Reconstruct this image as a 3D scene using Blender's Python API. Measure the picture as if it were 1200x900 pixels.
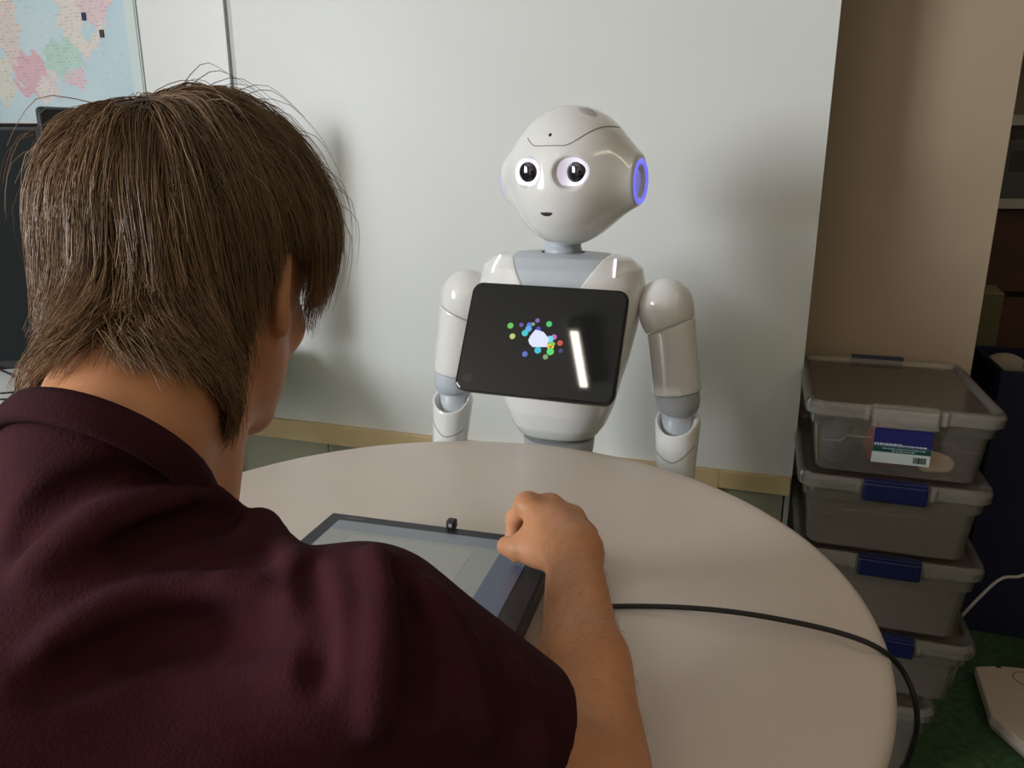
import bpy, bmesh, math, random
import numpy as np
from mathutils import Vector, Matrix
from mathutils.bvhtree import BVHTree

random.seed(7); rng = np.random.default_rng(7)
for o in list(bpy.data.objects): bpy.data.objects.remove(o)
SC = bpy.context.scene; COL = SC.collection

# ---------------------------------------------------------------- camera, world, lights, exposure
FPX, PITCH, CAMZ = 900.0, math.radians(15.5), 1.16
CP, SP = math.cos(PITCH), math.sin(PITCH)
cam_d = bpy.data.cameras.new('camera'); cam_d.sensor_width = 36; cam_d.lens = 36*FPX/1200; cam_d.clip_start = .02
cam = bpy.data.objects.new('camera', cam_d); COL.objects.link(cam)
cam.location = (0, 0, CAMZ); cam.rotation_euler = (math.pi/2-PITCH, 0, 0); SC.camera = cam
SC.view_settings.view_transform = 'Standard'; SC.view_settings.look = 'None'
SC.view_settings.gamma = 1; SC.view_settings.use_curve_mapping = False
SC.view_settings.exposure = 0.1
SC.cycles.transparent_max_bounces = 32
SC.cycles.use_denoising = True

WORLD = bpy.data.worlds.new('sky'); SC.world = WORLD; WORLD.use_nodes = True
WORLD.node_tree.nodes['Background'].inputs[0].default_value = (.75, .87, 1, 1)
WORLD.node_tree.nodes['Background'].inputs[1].default_value = 1.0

# the room is turned about 18.6 degrees against the camera: u runs along the white wall, v towards the camera
YAW = math.radians(-18.6)
RU = Vector((math.cos(YAW), math.sin(YAW), 0)); RN = Vector((math.sin(YAW), -math.cos(YAW), 0))
W0 = Vector((0, 1.75, 0))
def rw(u, v, z): return W0 + RU*u + RN*v + Vector((0, 0, z))

WIN_U, WIN_V0, WIN_V1, WIN_Z0, WIN_Z1 = -2.4, 2.3, 4.3, .95, 2.35
def area(name, loc, target, sx, sy, power, col):
    d = bpy.data.lights.new(name, 'AREA'); d.shape = 'RECTANGLE'; d.size = sx; d.size_y = sy
    d.energy = power; d.color = col
    o = bpy.data.objects.new(name, d); COL.objects.link(o); o.location = loc
    o.rotation_euler = (Vector(target)-Vector(loc)).to_track_quat('-Z', 'Z').to_euler()
    return o
area('daylight_through_window', rw(WIN_U-.03, (WIN_V0+WIN_V1)/2, (WIN_Z0+WIN_Z1)/2),
     rw(0, (WIN_V0+WIN_V1)/2, (WIN_Z0+WIN_Z1)/2), WIN_V1-WIN_V0, WIN_Z1-WIN_Z0, 205, (.93, .96, 1.0))
LAMP_EMIT = 7.0
LAMP_COL = (1.0, .80, .58)

# ---------------------------------------------------------------- pixel helpers (pixel = direction only)
def P(px, py, zc):
    a, b = (px-600)/FPX*zc, (py-450)/FPX*zc
    return np.array([a, zc*CP-b*SP, CAMZ-(b*CP+zc*SP)])
def ray(px, py):
    return Vector(P(px, py, 1.0)-np.array([0, 0, CAMZ])).normalized()
def on_z(px, py, z):
    r = ray(px, py); return Vector((0, 0, CAMZ))+r*((z-CAMZ)/r.z)
def on_wall(px, py, v=0.0):
    r = ray(px, py); o = Vector((0, 0, CAMZ)); p0 = rw(0, v, 0)
    return o + r*((p0-o).dot(RN)/r.dot(RN))
def wall_uz(px, py, v=0.0):
    p = on_wall(px, py, v); return (p-W0).dot(RU), p.z

# ---------------------------------------------------------------- materials
MATS = {}
def mat(name, col, rough=.5, metal=0, spec=.5, emit=None, es=0, coat=0, bump=0, bscale=60, var=0, vscale=8, sss=0, trans=0, ior=1.45, vcol=None, sheen=0):
    if name in MATS: return MATS[name]
    m = bpy.data.materials.new(name); m.use_nodes = True; nt = m.node_tree; b = nt.nodes['Principled BSDF']
    b.inputs['Base Color'].default_value = (*col, 1); b.inputs['Roughness'].default_value = rough
    b.inputs['Metallic'].default_value = metal; b.inputs['Specular IOR Level'].default_value = spec
    b.inputs['Coat Weight'].default_value = coat; b.inputs['IOR'].default_value = ior
    b.inputs['Coat Roughness'].default_value = .04
    if sss:
        b.inputs['Subsurface Weight'].default_value = sss; b.inputs['Subsurface Radius'].default_value = (.01, .004, .002)
        b.inputs['Subsurface Scale'].default_value = .6
    if sheen:
        b.inputs['Sheen Weight'].default_value = sheen; b.inputs['Sheen Roughness'].default_value = .5
        b.inputs['Sheen Tint'].default_value = (.8, .35, .45, 1)
    if trans: b.inputs['Transmission Weight'].default_value = trans
    if emit: b.inputs['Emission Color'].default_value = (*emit, 1); b.inputs['Emission Strength'].default_value = es
    tc = None
    if var or bump:
        tc = nt.nodes.new('ShaderNodeTexCoord')
    if vcol:
        a = nt.nodes.new('ShaderNodeVertexColor'); a.layer_name = vcol
        nt.links.new(a.outputs['Color'], b.inputs['Base Color'])
    if var:
        n = nt.nodes.new('ShaderNodeTexNoise'); n.inputs['Scale'].default_value = vscale; n.inputs['Detail'].default_value = 5
        r = nt.nodes.new('ShaderNodeValToRGB')
        r.color_ramp.elements[0].position = .3; r.color_ramp.elements[1].position = .7
        r.color_ramp.elements[0].color = (*[c*(1-var) for c in col], 1); r.color_ramp.elements[1].color = (*[min(1, c*(1+var)) for c in col], 1)
        nt.links.new(tc.outputs['Object'], n.inputs['Vector']); nt.links.new(n.outputs['Fac'], r.inputs['Fac'])
        nt.links.new(r.outputs['Color'], b.inputs['Base Color'])
    if bump:
        n = nt.nodes.new('ShaderNodeTexNoise'); n.inputs['Scale'].default_value = bscale; n.inputs['Detail'].default_value = 4
        bp = nt.nodes.new('ShaderNodeBump'); bp.inputs['Strength'].default_value = bump; bp.inputs['Distance'].default_value = .002
        nt.links.new(tc.outputs['Object'], n.inputs['Vector']); nt.links.new(n.outputs['Fac'], bp.inputs['Height'])
        nt.links.new(bp.outputs['Normal'], b.inputs['Normal'])
    MATS[name] = m; return m

def plastic_clear(name, tint, body, opac):
    m = bpy.data.materials.new(name); m.use_nodes = True; nt = m.node_tree; nt.nodes.clear()
    out = nt.nodes.new('ShaderNodeOutputMaterial'); tr = nt.nodes.new('ShaderNodeBsdfTransparent'); tr.inputs[0].default_value = (*tint, 1)
    df = nt.nodes.new('ShaderNodeBsdfDiffuse'); df.inputs[0].default_value = (*body, 1)
    tl = nt.nodes.new('ShaderNodeBsdfTranslucent'); tl.inputs[0].default_value = (*body, 1)
    mx0 = nt.nodes.new('ShaderNodeMixShader'); mx0.inputs[0].default_value = .35
    nt.links.new(df.outputs[0], mx0.inputs[1]); nt.links.new(tl.outputs[0], mx0.inputs[2])
    mx1 = nt.nodes.new('ShaderNodeMixShader'); mx1.inputs[0].default_value = opac
    nt.links.new(tr.outputs[0], mx1.inputs[1]); nt.links.new(mx0.outputs[0], mx1.inputs[2])
    gl = nt.nodes.new('ShaderNodeBsdfGlossy'); gl.inputs['Roughness'].default_value = .12
    fr = nt.nodes.new('ShaderNodeFresnel'); fr.inputs[0].default_value = 1.3
    mx2 = nt.nodes.new('ShaderNodeMixShader'); nt.links.new(fr.outputs[0], mx2.inputs[0])
    nt.links.new(mx1.outputs[0], mx2.inputs[1]); nt.links.new(gl.outputs[0], mx2.inputs[2])
    nt.links.new(mx2.outputs[0], out.inputs[0]); MATS[name] = m; return m

M_WALL = mat('white_wall_paint', (.74, .75, .73), .42, bump=.05, bscale=25, var=.02, vscale=3)
M_WALL2 = mat('white_wall_panel', (.80, .81, .80), .38, bump=.03, bscale=25)
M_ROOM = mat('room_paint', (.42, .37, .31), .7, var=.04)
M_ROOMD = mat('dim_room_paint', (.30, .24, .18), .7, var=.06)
M_TAN = mat('tan_pillar', (.40, .31, .22), .65, bump=.05, bscale=40, var=.03, vscale=4)  # pillar toned browner and darker than the white wall
M_LOWER = mat('sage_grey_panel', (.34, .33, .24), .5, var=.06, vscale=6)
M_LEDGE = mat('blond_wood', (.66, .50, .27), .45, var=.08, vscale=14, bump=.05)
M_STRIP = mat('grey_strip', (.42, .44, .43), .4)
M_FLOOR = mat('green_carpet', (.035, .085, .03), .95, var=.35, vscale=60, bump=.5, bscale=300)
M_CEIL = mat('ceiling_paint', (.56, .51, .44), .8)
M_TABLE = mat('table_laminate', (.66, .57, .50), .34, bump=.02, bscale=200, var=.02, vscale=12)
M_TEDGE = mat('table_edge', (.50, .43, .38), .4)
M_STEEL = mat('grey_steel', (.35, .35, .35), .4, metal=.6)
M_WHITE = mat('robot_white', (.80, .79, .77), .16, coat=.5)
M_RGREY = mat('robot_light_grey', (.50, .54, .59), .35)
M_RGREY2 = mat('robot_mid_grey', (.42, .43, .45), .4)
M_DARK = mat('dark_gap', (.03, .03, .035), .5)
M_SEAM = mat('robot_seam', (.30, .28, .27), .5)
M_BLACKG = mat('black_glass', (.012, .012, .012), .025, spec=.5)
M_BLACK = mat('black_plastic', (.018, .018, .02), .4)
M_BLACK2 = mat('charcoal_plastic', (.03, .033, .038), .45)
M_PUPIL = mat('eye_black', (.008, .006, .012), .06, coat=1)
M_EYE = mat('eye_led', (.85, .82, .88), .3, emit=(.86, .78, 1.0), es=.38)
M_EAR = mat('ear_led_blue', (.12, .13, .8), .3, emit=(.2, .2, 1.0), es=.75)
M_EARIN = mat('ear_inside', (.40, .42, .75), .35, emit=(.3, .3, .9), es=.3)
M_LED = mat('shoulder_led', (.9, .9, 1), .3, emit=(.9, .88, 1), es=1.1)
M_SKIN = mat('skin', (.60, .275, .135), .5, sss=.10, var=.1, vscale=30, bump=.12, bscale=220)
M_SHIRT = mat('maroon_cotton', (.040, .0078, .0118), .95, spec=.2, bump=.35, bscale=500, var=.16, vscale=40)
M_RIB = mat('maroon_rib', (.036, .0072, .011), .92, spec=.2, bump=.3, bscale=500)
M_TROUSER = mat('dark_denim', (.03, .035, .05), .9, bump=.3, bscale=300)
M_HAIRCAP = mat('hair_under', (.032, .018, .010), .85, bump=.4, bscale=300)
M_HAIR = mat('brown_hair', (.15, .085, .045), .36, vcol='hair_col')
M_CORD = mat('black_cable', (.012, .010, .010), .5)
M_WCORD = mat('white_cable', (.6, .58, .55), .5)
M_PAPER = mat('paper', (.72, .74, .76), .7)
M_DESK = mat('beige_desk', (.50, .40, .30), .5, var=.05, vscale=8)
M_BLUE = mat('navy_latch', (.007, .010, .065), .4)
M_CLEAR = plastic_clear('clear_plastic', (.99, .985, .98), (.85, .76, .66), .085)
M_HAZE = plastic_clear('hazy_plastic', (.985, .98, .97), (.85, .76, .66), .14)  # same clear plastic, pale haze mixed in to brighten the lower boxes
M_CLEAR_RIM = plastic_clear('clear_plastic_rim', (.97, .965, .95), (.80, .75, .68), .17)
M_LID = plastic_clear('lid_painted_reflection', (.985, .98, .97), (.88, .70, .54), .15)  # clear lid; tan body colour stands for the pillar's reflection in it

# ---------------------------------------------------------------- mesh helpers
def link(name, me, m, parent=None, smooth=False):
    o = bpy.data.objects.new(name, me); COL.objects.link(o)
    if m is not None:
        for x in (m if isinstance(m, (list, tuple)) else [m]): me.materials.append(x)
    if smooth: me.polygons.foreach_set('use_smooth', np.ones(len(me.polygons), bool))
    if parent is not None: o.parent = parent
    return o
def tag(o, label, cat, group=None, kind=None):
    o['label'] = label; o['category'] = cat
    if group: o['group'] = group
    if kind: o['kind'] = kind
    return o
def thing(name, label, cat, loc=(0, 0, 0), rz=0, group=None):
    o = bpy.data.objects.new(name, None); COL.objects.link(o); o.location = loc; o.rotation_euler = (0, 0, rz)
    o.empty_display_size = .05
    return tag(o, label, cat, group)
def struct(o): o['kind'] = 'structure'; return o

def mesh_from(verts, faces, name='m'):
    me = bpy.data.meshes.new(name); me.from_pydata([tuple(v) for v in verts], [], faces); me.update(); return me
def bm_mesh(bm, name='m'):
    me = bpy.data.meshes.new(name); bmesh.ops.recalc_face_normals(bm, faces=bm.faces); bm.to_mesh(me); bm.free(); return me
def bm_box(bm, lo, hi, bev=0, seg=2, mtx=None):
    lo, hi = Vector(lo), Vector(hi); c = (lo+hi)/2; s = hi-lo
    r = bmesh.ops.create_cube(bm, size=1, matrix=Matrix.Translation(c) @ Matrix.Diagonal((*s, 1)))
    vs = r['verts']
    if bev:
        es = list({e for v in vs for e in v.link_edges})
        g = bmesh.ops.bevel(bm, geom=es, offset=bev, segments=seg, affect='EDGES', profile=.5)
        vs = list({v for v in g['verts']} | {v for v in vs if v.is_valid})
    if mtx is not None: bmesh.ops.transform(bm, matrix=mtx, verts=vs)
def box(name, lo, hi, m, parent=None, bev=0, seg=2, mtx=None):
    bm = bmesh.new(); bm_box(bm, lo, hi, bev, seg, mtx); return link(name, bm_mesh(bm), m, parent, smooth=False)
def room_box(name, u0, u1, v0, v1, z0, z1, m, parent=None, bev=0):
    M = Matrix(((RU.x, -RN.x, 0, W0.x), (RU.y, -RN.y, 0, W0.y), (0, 0, 1, 0), (0, 0, 0, 1)))
    return box(name, (u0, -v1, z0), (u1, -v0, z1), m, parent, bev, 2, M)
def prism(name, outline, y0, y1, m, parent=None, bev=0, mtx=None, seg=3):
    """outline in (x, z), extruded along y"""
    bm = bmesh.new()
    vs = [bm.verts.new((x, y0, z)) for x, z in outline]; f = bm.faces.new(vs)
    r = bmesh.ops.extrude_face_region(bm, geom=[f])
    bmesh.ops.translate(bm, vec=(0, y1-y0, 0), verts=[v for v in r['geom'] if isinstance(v, bmesh.types.BMVert)])
    bmesh.ops.recalc_face_normals(bm, faces=bm.faces)
    if bev:
        es = [e for e in bm.edges if len(e.link_faces) == 2 and any(len(ff.verts) == len(outline) for ff in e.link_faces)]
        bmesh.ops.bevel(bm, geom=es, offset=bev, segments=seg, affect='EDGES', profile=.5)
    if mtx is not None: bmesh.ops.transform(bm, matrix=mtx, verts=bm.verts)
    return link(name, bm_mesh(bm), m, parent)
def rrect(w, h, r, n=8, cx=0, cy=0):
    pts = []
    for sx, sy, a0 in ((1, 1, 0), (-1, 1, 90), (-1, -1, 180), (1, -1, 270)):
        for k in range(n+1):
            a = math.radians(a0+90*k/n); pts.append((cx+sx*(w/2-r)+r*math.cos(a), cy+sy*(h/2-r)+r*math.sin(a)))
    return pts
def lathe(name, prof, m, parent=None, n=64, loc=(0, 0, 0), caps=True):
    vs, fs = [], []
    for i, (r, z) in enumerate(prof):
        for k in range(n):
            a = 2*math.pi*k/n; vs.append((loc[0]+r*math.cos(a), loc[1]+r*math.sin(a), loc[2]+z))
    for i in range(len(prof)-1):
        for k in range(n):
            fs.append((i*n+k, i*n+(k+1) % n, (i+1)*n+(k+1) % n, (i+1)*n+k))
    if caps: fs.append(tuple(range(n))[::-1]); fs.append(tuple(range((len(prof)-1)*n, len(prof)*n)))
    o = link(name, mesh_from(vs, fs), m, parent)
    for p in o.data.polygons: p.use_smooth = len(p.vertices) == 4
    return o
def spline(pts, n=8):
    pts = [Vector(p) for p in pts]; out = []
    for i in range(len(pts)-1):
        p0 = pts[max(i-1, 0)]; p1 = pts[i]; p2 = pts[i+1]; p3 = pts[min(i+2, len(pts)-1)]
        for k in range(n):
            t = k/n; out.append(.5*((2*p1)+(p2-p0)*t+(2*p0-5*p1+4*p2-p3)*t*t+(3*p1-p0-3*p2+p3)*t**3))
    out.append(pts[-1]); return out
def tube_mesh(path, r, n=8):
    path = [Vector(p) for p in path]; vs, fs = [], []
    for i, p in enumerate(path):
        t = (path[min(i+1, len(path)-1)]-path[max(i-1, 0)]).normalized()
        a = t.orthogonal() if i == 0 else (a-t*a.dot(t)); a.normalize(); b = t.cross(a)
        rr = r if not isinstance(r, (list, tuple)) else r[i]
        for k in range(n):
            ang = 2*math.pi*k/n; vs.append(p+a*rr*math.cos(ang)+b*rr*math.sin(ang))
    for i in range(len(path)-1):
        for k in range(n): fs.append((i*n+k, i*n+(k+1) % n, (i+1)*n+(k+1) % n, (i+1)*n+k))
    fs.append(tuple(range(n))[::-1]); fs.append(tuple(range((len(path)-1)*n, len(path)*n)))
    return mesh_from(vs, fs)
def tube(name, path, r, m, parent=None, n=8): return link(name, tube_mesh(path, r, n), m, parent, smooth=True)

# ---------------------------------------------------------------- signed-distance modelling (smooth organic and moulded shapes)
class Sdf:
    def __init__(s): s.ops = []
    def _add(s, op, fn, lo, hi, k): s.ops.append((op, fn, np.array(lo, float), np.array(hi, float), k)); return s
    def cone(s, a, b, r1, r2=None, k=.02, op='u'):
        r2 = r1 if r2 is None else r2; a = np.array(a, float); b = np.array(b, float); ba = b-a; L = max(ba@ba, 1e-12)
        def fn(x, y, z):
            px, py, pz = x-a[0], y-a[1], z-a[2]
            t = np.clip((px*ba[0]+py*ba[1]+pz*ba[2])/L, 0, 1)
            return np.sqrt((px-t*ba[0])**2+(py-t*ba[1])**2+(pz-t*ba[2])**2)-(r1+t*(r2-r1))
        R = max(r1, r2); return s._add(op, fn, np.minimum(a, b)-R, np.maximum(a, b)+R, k)
    def ell(s, c, r, k=.02, R=None, op='u'):
        c = np.array(c, float); r = np.array(r, float)
        def fn(x, y, z):
            px, py, pz = x-c[0], y-c[1], z-c[2]
            if R is not None:
                px, py, pz = (R[i][0]*px+R[i][1]*py+R[i][2]*pz for i in range(3))
            k0 = np.sqrt((px/r[0])**2+(py/r[1])**2+(pz/r[2])**2); k1 = np.sqrt((px/r[0]**2)**2+(py/r[1]**2)**2+(pz/r[2]**2)**2)
            return k0*(k0-1)/np.maximum(k1, 1e-9)
        m = r.max() if R is not None else r
        return s._add(op, fn, c-m, c+m, k)
    def fn(s, f, lo, hi, k=.0, op='u'): return s._add(op, f, lo, hi, k)
    def cut(s, p, n, k=.001):
        p = np.array(p, float); n = np.array(n, float); n /= np.linalg.norm(n)
        return s._add('i', lambda x, y, z: (x-p[0])*n[0]+(y-p[1])*n[1]+(z-p[2])*n[2], [-9]*3, [9]*3, k)
    @staticmethod
    def comb(op, D, d, k):
        if op == 'u':
            if k <= 0: return np.minimum(D, d)
            h = np.clip(.5+.5*(D-d)/k, 0, 1); return D+(d-D)*h-k*h*(1-h)
        if op == 's': d = -d
        if k <= 0: return np.maximum(D, d)
        h = np.clip(.5-.5*(D-d)/k, 0, 1); return D+(d-D)*h+k*h*(1-h)
    def grid(s, xs, ys, zs):
        D = np.full((len(xs), len(ys), len(zs)), .5, np.float32)
        for op, fn, lo, hi, k in s.ops:
            mg = .03+k; sl = []
            for ax, l, h in zip((xs, ys, zs), lo-mg, hi+mg):
                sl.append(slice(int(np.searchsorted(ax, l)), int(np.searchsorted(ax, h))))
            if any(q.start >= q.stop for q in sl): continue
            sl = tuple(sl)
            d = fn(xs[sl[0]][:, None, None], ys[sl[1]][None, :, None], zs[sl[2]][None, None, :])
            D[sl] = s.comb(op, D[sl], d, k)
        return D
    def at(s, p):
        p = np.asarray(p, float); D = np.full(p.shape[:-1], .5)
        for op, fn, lo, hi, k in s.ops: D = s.comb(op, D, fn(p[..., 0], p[..., 1], p[..., 2]), k)
        return D
    def grad(s, p, e=.0008):
        g = np.stack([s.at(p+np.eye(3)[i]*e)-s.at(p-np.eye(3)[i]*e) for i in range(3)], -1)
        return g/np.maximum(np.linalg.norm(g, axis=-1, keepdims=True), 1e-9)
    def trace(s, px, py, zc0=.2):
        o = P(px, py, zc0); d = np.array(ray(px, py)); t = 0
        for _ in range(90):
            v = float(s.at(o+d*t)); t += v*.8
            if v < .0004: return o+d*t
        return None
def axis(lo, hi, step, fine=None, fstep=None):
    if fine is None: return np.arange(lo, hi+step, step).astype(np.float32)
    a = [np.arange(lo, fine[0], step), np.arange(fine[0], fine[1], fstep), np.arange(fine[1], hi+step, step)]
    return np.concatenate(a).astype(np.float32)
def surface_nets(D, xs, ys, zs):
    ins = D < 0; nx, ny, nz = D.shape
    cnt = np.zeros((nx-1, ny-1, nz-1), np.uint8)
    corners = [(i, j, k) for i in (0, 1) for j in (0, 1) for k in (0, 1)]
    for i, j, k in corners: cnt += ins[i:nx-1+i, j:ny-1+j, k:nz-1+k]
    act = np.argwhere((cnt > 0) & (cnt < 8)); n = len(act)
    idx = np.full((nx-1, ny-1, nz-1), -1, np.int32); idx[act[:, 0], act[:, 1], act[:, 2]] = np.arange(n)
    V = {c: D[act[:, 0]+c[0], act[:, 1]+c[1], act[:, 2]+c[2]] for c in corners}
    AX = (xs, ys, zs); S = np.zeros((n, 3)); C = np.zeros(n)
    for c in corners:
        for a in range(3):
            if c[a]: continue
            c2 = list(c); c2[a] = 1; c2 = tuple(c2); v0, v1 = V[c], V[c2]; m = (v0 < 0) != (v1 < 0)
            t = np.where(m, v0/np.where(v0 == v1, 1, v0-v1), 0)
            for b in range(3):
                base = AX[b][act[:, b]+c[b]]
                if b == a: base = base+t*(AX[b][np.minimum(act[:, b]+1, len(AX[b])-1)]-AX[b][act[:, b]])
                S[:, b] += np.where(m, base, 0)
            C += m
    verts = S/np.maximum(C, 1)[:, None]; F = []
    for a in range(3):
        sl0 = [slice(None)]*3; sl1 = [slice(None)]*3; sl0[a] = slice(0, -1); sl1[a] = slice(1, None)
        e = np.argwhere(ins[tuple(sl0)] != ins[tuple(sl1)])
        b, c = (a+1) % 3, (a+2) % 3
        e = e[(e[:, b] > 0) & (e[:, c] > 0) & (e[:, b] < D.shape[b]-1) & (e[:, c] < D.shape[c]-1)]
        q = []
        for db, dc in ((-1, -1), (0, -1), (0, 0), (-1, 0)):
            t = e.copy(); t[:, b] += db; t[:, c] += dc; q.append(idx[t[:, 0], t[:, 1], t[:, 2]])
        q = np.stack(q, 1); flip = ~ins[e[:, 0], e[:, 1], e[:, 2]]; q[flip] = q[flip][:, ::-1]; F.append(q)
    F = np.concatenate(F); F = F[(F >= 0).all(1)]
    return verts, F
def np_mesh(verts, faces, name='m'):
    me = bpy.data.meshes.new(name); k = faces.shape[1]
    me.vertices.add(len(verts)); me.vertices.foreach_set('co', np.asarray(verts, np.float32).ravel())
    me.loops.add(faces.size); me.loops.foreach_set('vertex_index', np.asarray(faces, np.int32).ravel())
    me.polygons.add(len(faces)); me.polygons.foreach_set('loop_start', np.arange(0, faces.size, k, dtype=np.int32))
    me.update(calc_edges=True); me.validate(); return me
def sdf_obj(name, S, lo, hi, step, m, parent=None, axes=None):
    axs = axes or [axis(l, h, step) for l, h in zip(lo, hi)]
    v, f = surface_nets(S.grid(*axs), *axs)
    return link(name, np_mesh(v, f), m, parent, smooth=True)

# ================================================================ the room
def plane_poly(name, pts, m):
    return struct(link(name, mesh_from(pts, [tuple(range(len(pts)))]), m))
UL, UR, VB, VF, ZC = WIN_U, 3.2, -1.6, 4.9, 2.7
struct(room_box('floor', UL-.1, UR+.1, VB-.1, VF+.1, -.06, 0, M_FLOOR))
struct(room_box('ceiling', UL-.1, UR+.1, VB-.1, VF+.1, ZC, ZC+.06, M_CEIL))
u_cor, _ = wall_uz(955, 300)           # right-hand corner of the white wall
u_seam, _ = wall_uz(275, 60)
led_z1, led_z0 = .523, .482
PD = .20                                # the pillar face lies this far behind the white wall
u_pr = (lambda p: (p-W0).dot(RU))(on_wall(1170, 240, -PD))
wb = struct(room_box('wall_back', u_seam, u_cor, -.12, 0, led_z0, ZC, M_WALL))
room_box('wall_panel', UL, u_seam-.018, -.12, .004, led_z0, ZC, M_WALL2, wb)
room_box('joint_strip', u_seam-.018, u_seam, -.12, -.004, led_z0, ZC, M_STRIP, wb)
lp_edges = [UL, wall_uz(382, 505)[0], wall_uz(452, 515)[0], .18, u_cor-.012]
for a, b in zip(lp_edges[:-1], lp_edges[1:]):
    room_box('lower_panel', a+.0015, b-.0015, -.12, -.006, 0, led_z0, M_LOWER, wb)
room_box('lower_corner_strip', u_cor-.010, u_cor, -.12, -.002, 0, led_z0, M_STRIP, wb)
u_notch = wall_uz(843, 555)[0]
struct(room_box('trim_1', UL, u_notch, 0, .016, led_z0-.012, led_z1, M_LEDGE, bev=.002))
struct(room_box('trim_2', u_notch, u_cor-.002, 0, .016, led_z0+.001, led_z1, M_LEDGE, bev=.002))
struct(room_box('wall_pillar', u_cor-.25, u_pr, -.45, -PD, 0, ZC, M_TAN))
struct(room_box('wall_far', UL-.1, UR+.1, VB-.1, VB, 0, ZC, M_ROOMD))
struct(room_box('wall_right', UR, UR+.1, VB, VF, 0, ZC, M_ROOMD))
struct(room_box('wall_front', UL-.1, UR+.1, VF, VF+.1, 0, ZC, M_ROOM))
for nm, a in (('wall_left', (VB, WIN_V0, 0, ZC)), ('wall_left', (WIN_V1, VF, 0, ZC)), ('wall_left', (WIN_V0, WIN_V1, 0, WIN_Z0)), ('wall_left', (WIN_V0, WIN_V1, WIN_Z1, ZC))):
    struct(room_box(nm, UL-.1, UL, a[0], a[1], a[2], a[3], M_ROOM))
wn = struct(room_box('window_1', UL-.06, UL+.02, WIN_V0-.05, WIN_V0, WIN_Z0-.05, WIN_Z1+.05, M_WALL2))
for v0, v1, z0, z1 in ((WIN_V1, WIN_V1+.05, WIN_Z0-.05, WIN_Z1+.05), (WIN_V0, WIN_V1, WIN_Z0-.05, WIN_Z0), (WIN_V0, WIN_V1, WIN_Z1, WIN_Z1+.05), ((WIN_V0+WIN_V1)/2-.02, (WIN_V0+WIN_V1)/2+.02, WIN_Z0, WIN_Z1)):
    room_box('window_frame', UL-.06, UL+.02, v0, v1, z0, z1, M_WALL2, wn)

# ceiling lamps: long narrow fluorescent fittings (one is mirrored in the robot's chest screen)
M_TUBE = mat('lamp_tube', (1, 1, 1), .5, emit=LAMP_COL, es=LAMP_EMIT)
def ceiling_lamp(c, ang, L, W, label, tube_mat=None):
    t = thing('ceiling_lamp', label, 'lamp', (c[0], c[1], ZC), ang, 'fluorescent ceiling lamps')
    box('housing', (-L/2-.03, -W/2-.02, -.05), (L/2+.03, W/2+.02, -.001), M_WALL2, t, .005)
    box('diffuser', (-L/2, -W/2, -.058), (L/2, W/2, -.0505), tube_mat or M_TUBE, t)
tn = Vector((-.272, -.826, .494)).normalized()
def mirror_hit(px, py):
    o = Vector((0, 0, CAMZ)); r = ray(px, py); c = Vector((.042, 1.126, .915))
    h = o+r*((c-o).dot(tn)/r.dot(tn)); d = r-2*r.dot(tn)*tn; return h+d*((ZC-.058-h.z)/d.z)
q0, q1 = mirror_hit(666, 389), mirror_hit(677, 453)
qc = (q0+q1)/2; qd = q1-q0
ceiling_lamp(qc, math.atan2(qd.y, qd.x), qd.length, .034, 'long narrow fluorescent lamp on the ceiling behind the seated person', mat('lamp_tube_bright', (1, 1, 1), .5, emit=(1, .9, .78), es=34))
for k, (u, v) in enumerate(((2.3, 1.2), (1.2, 3.2))):
    p = rw(u, v, 0); ceiling_lamp(p, YAW+math.pi/2, 1.2, .16, ('fluorescent ceiling lamp above the storage boxes', 'fluorescent ceiling lamp at the rear of the room')[k])

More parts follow.
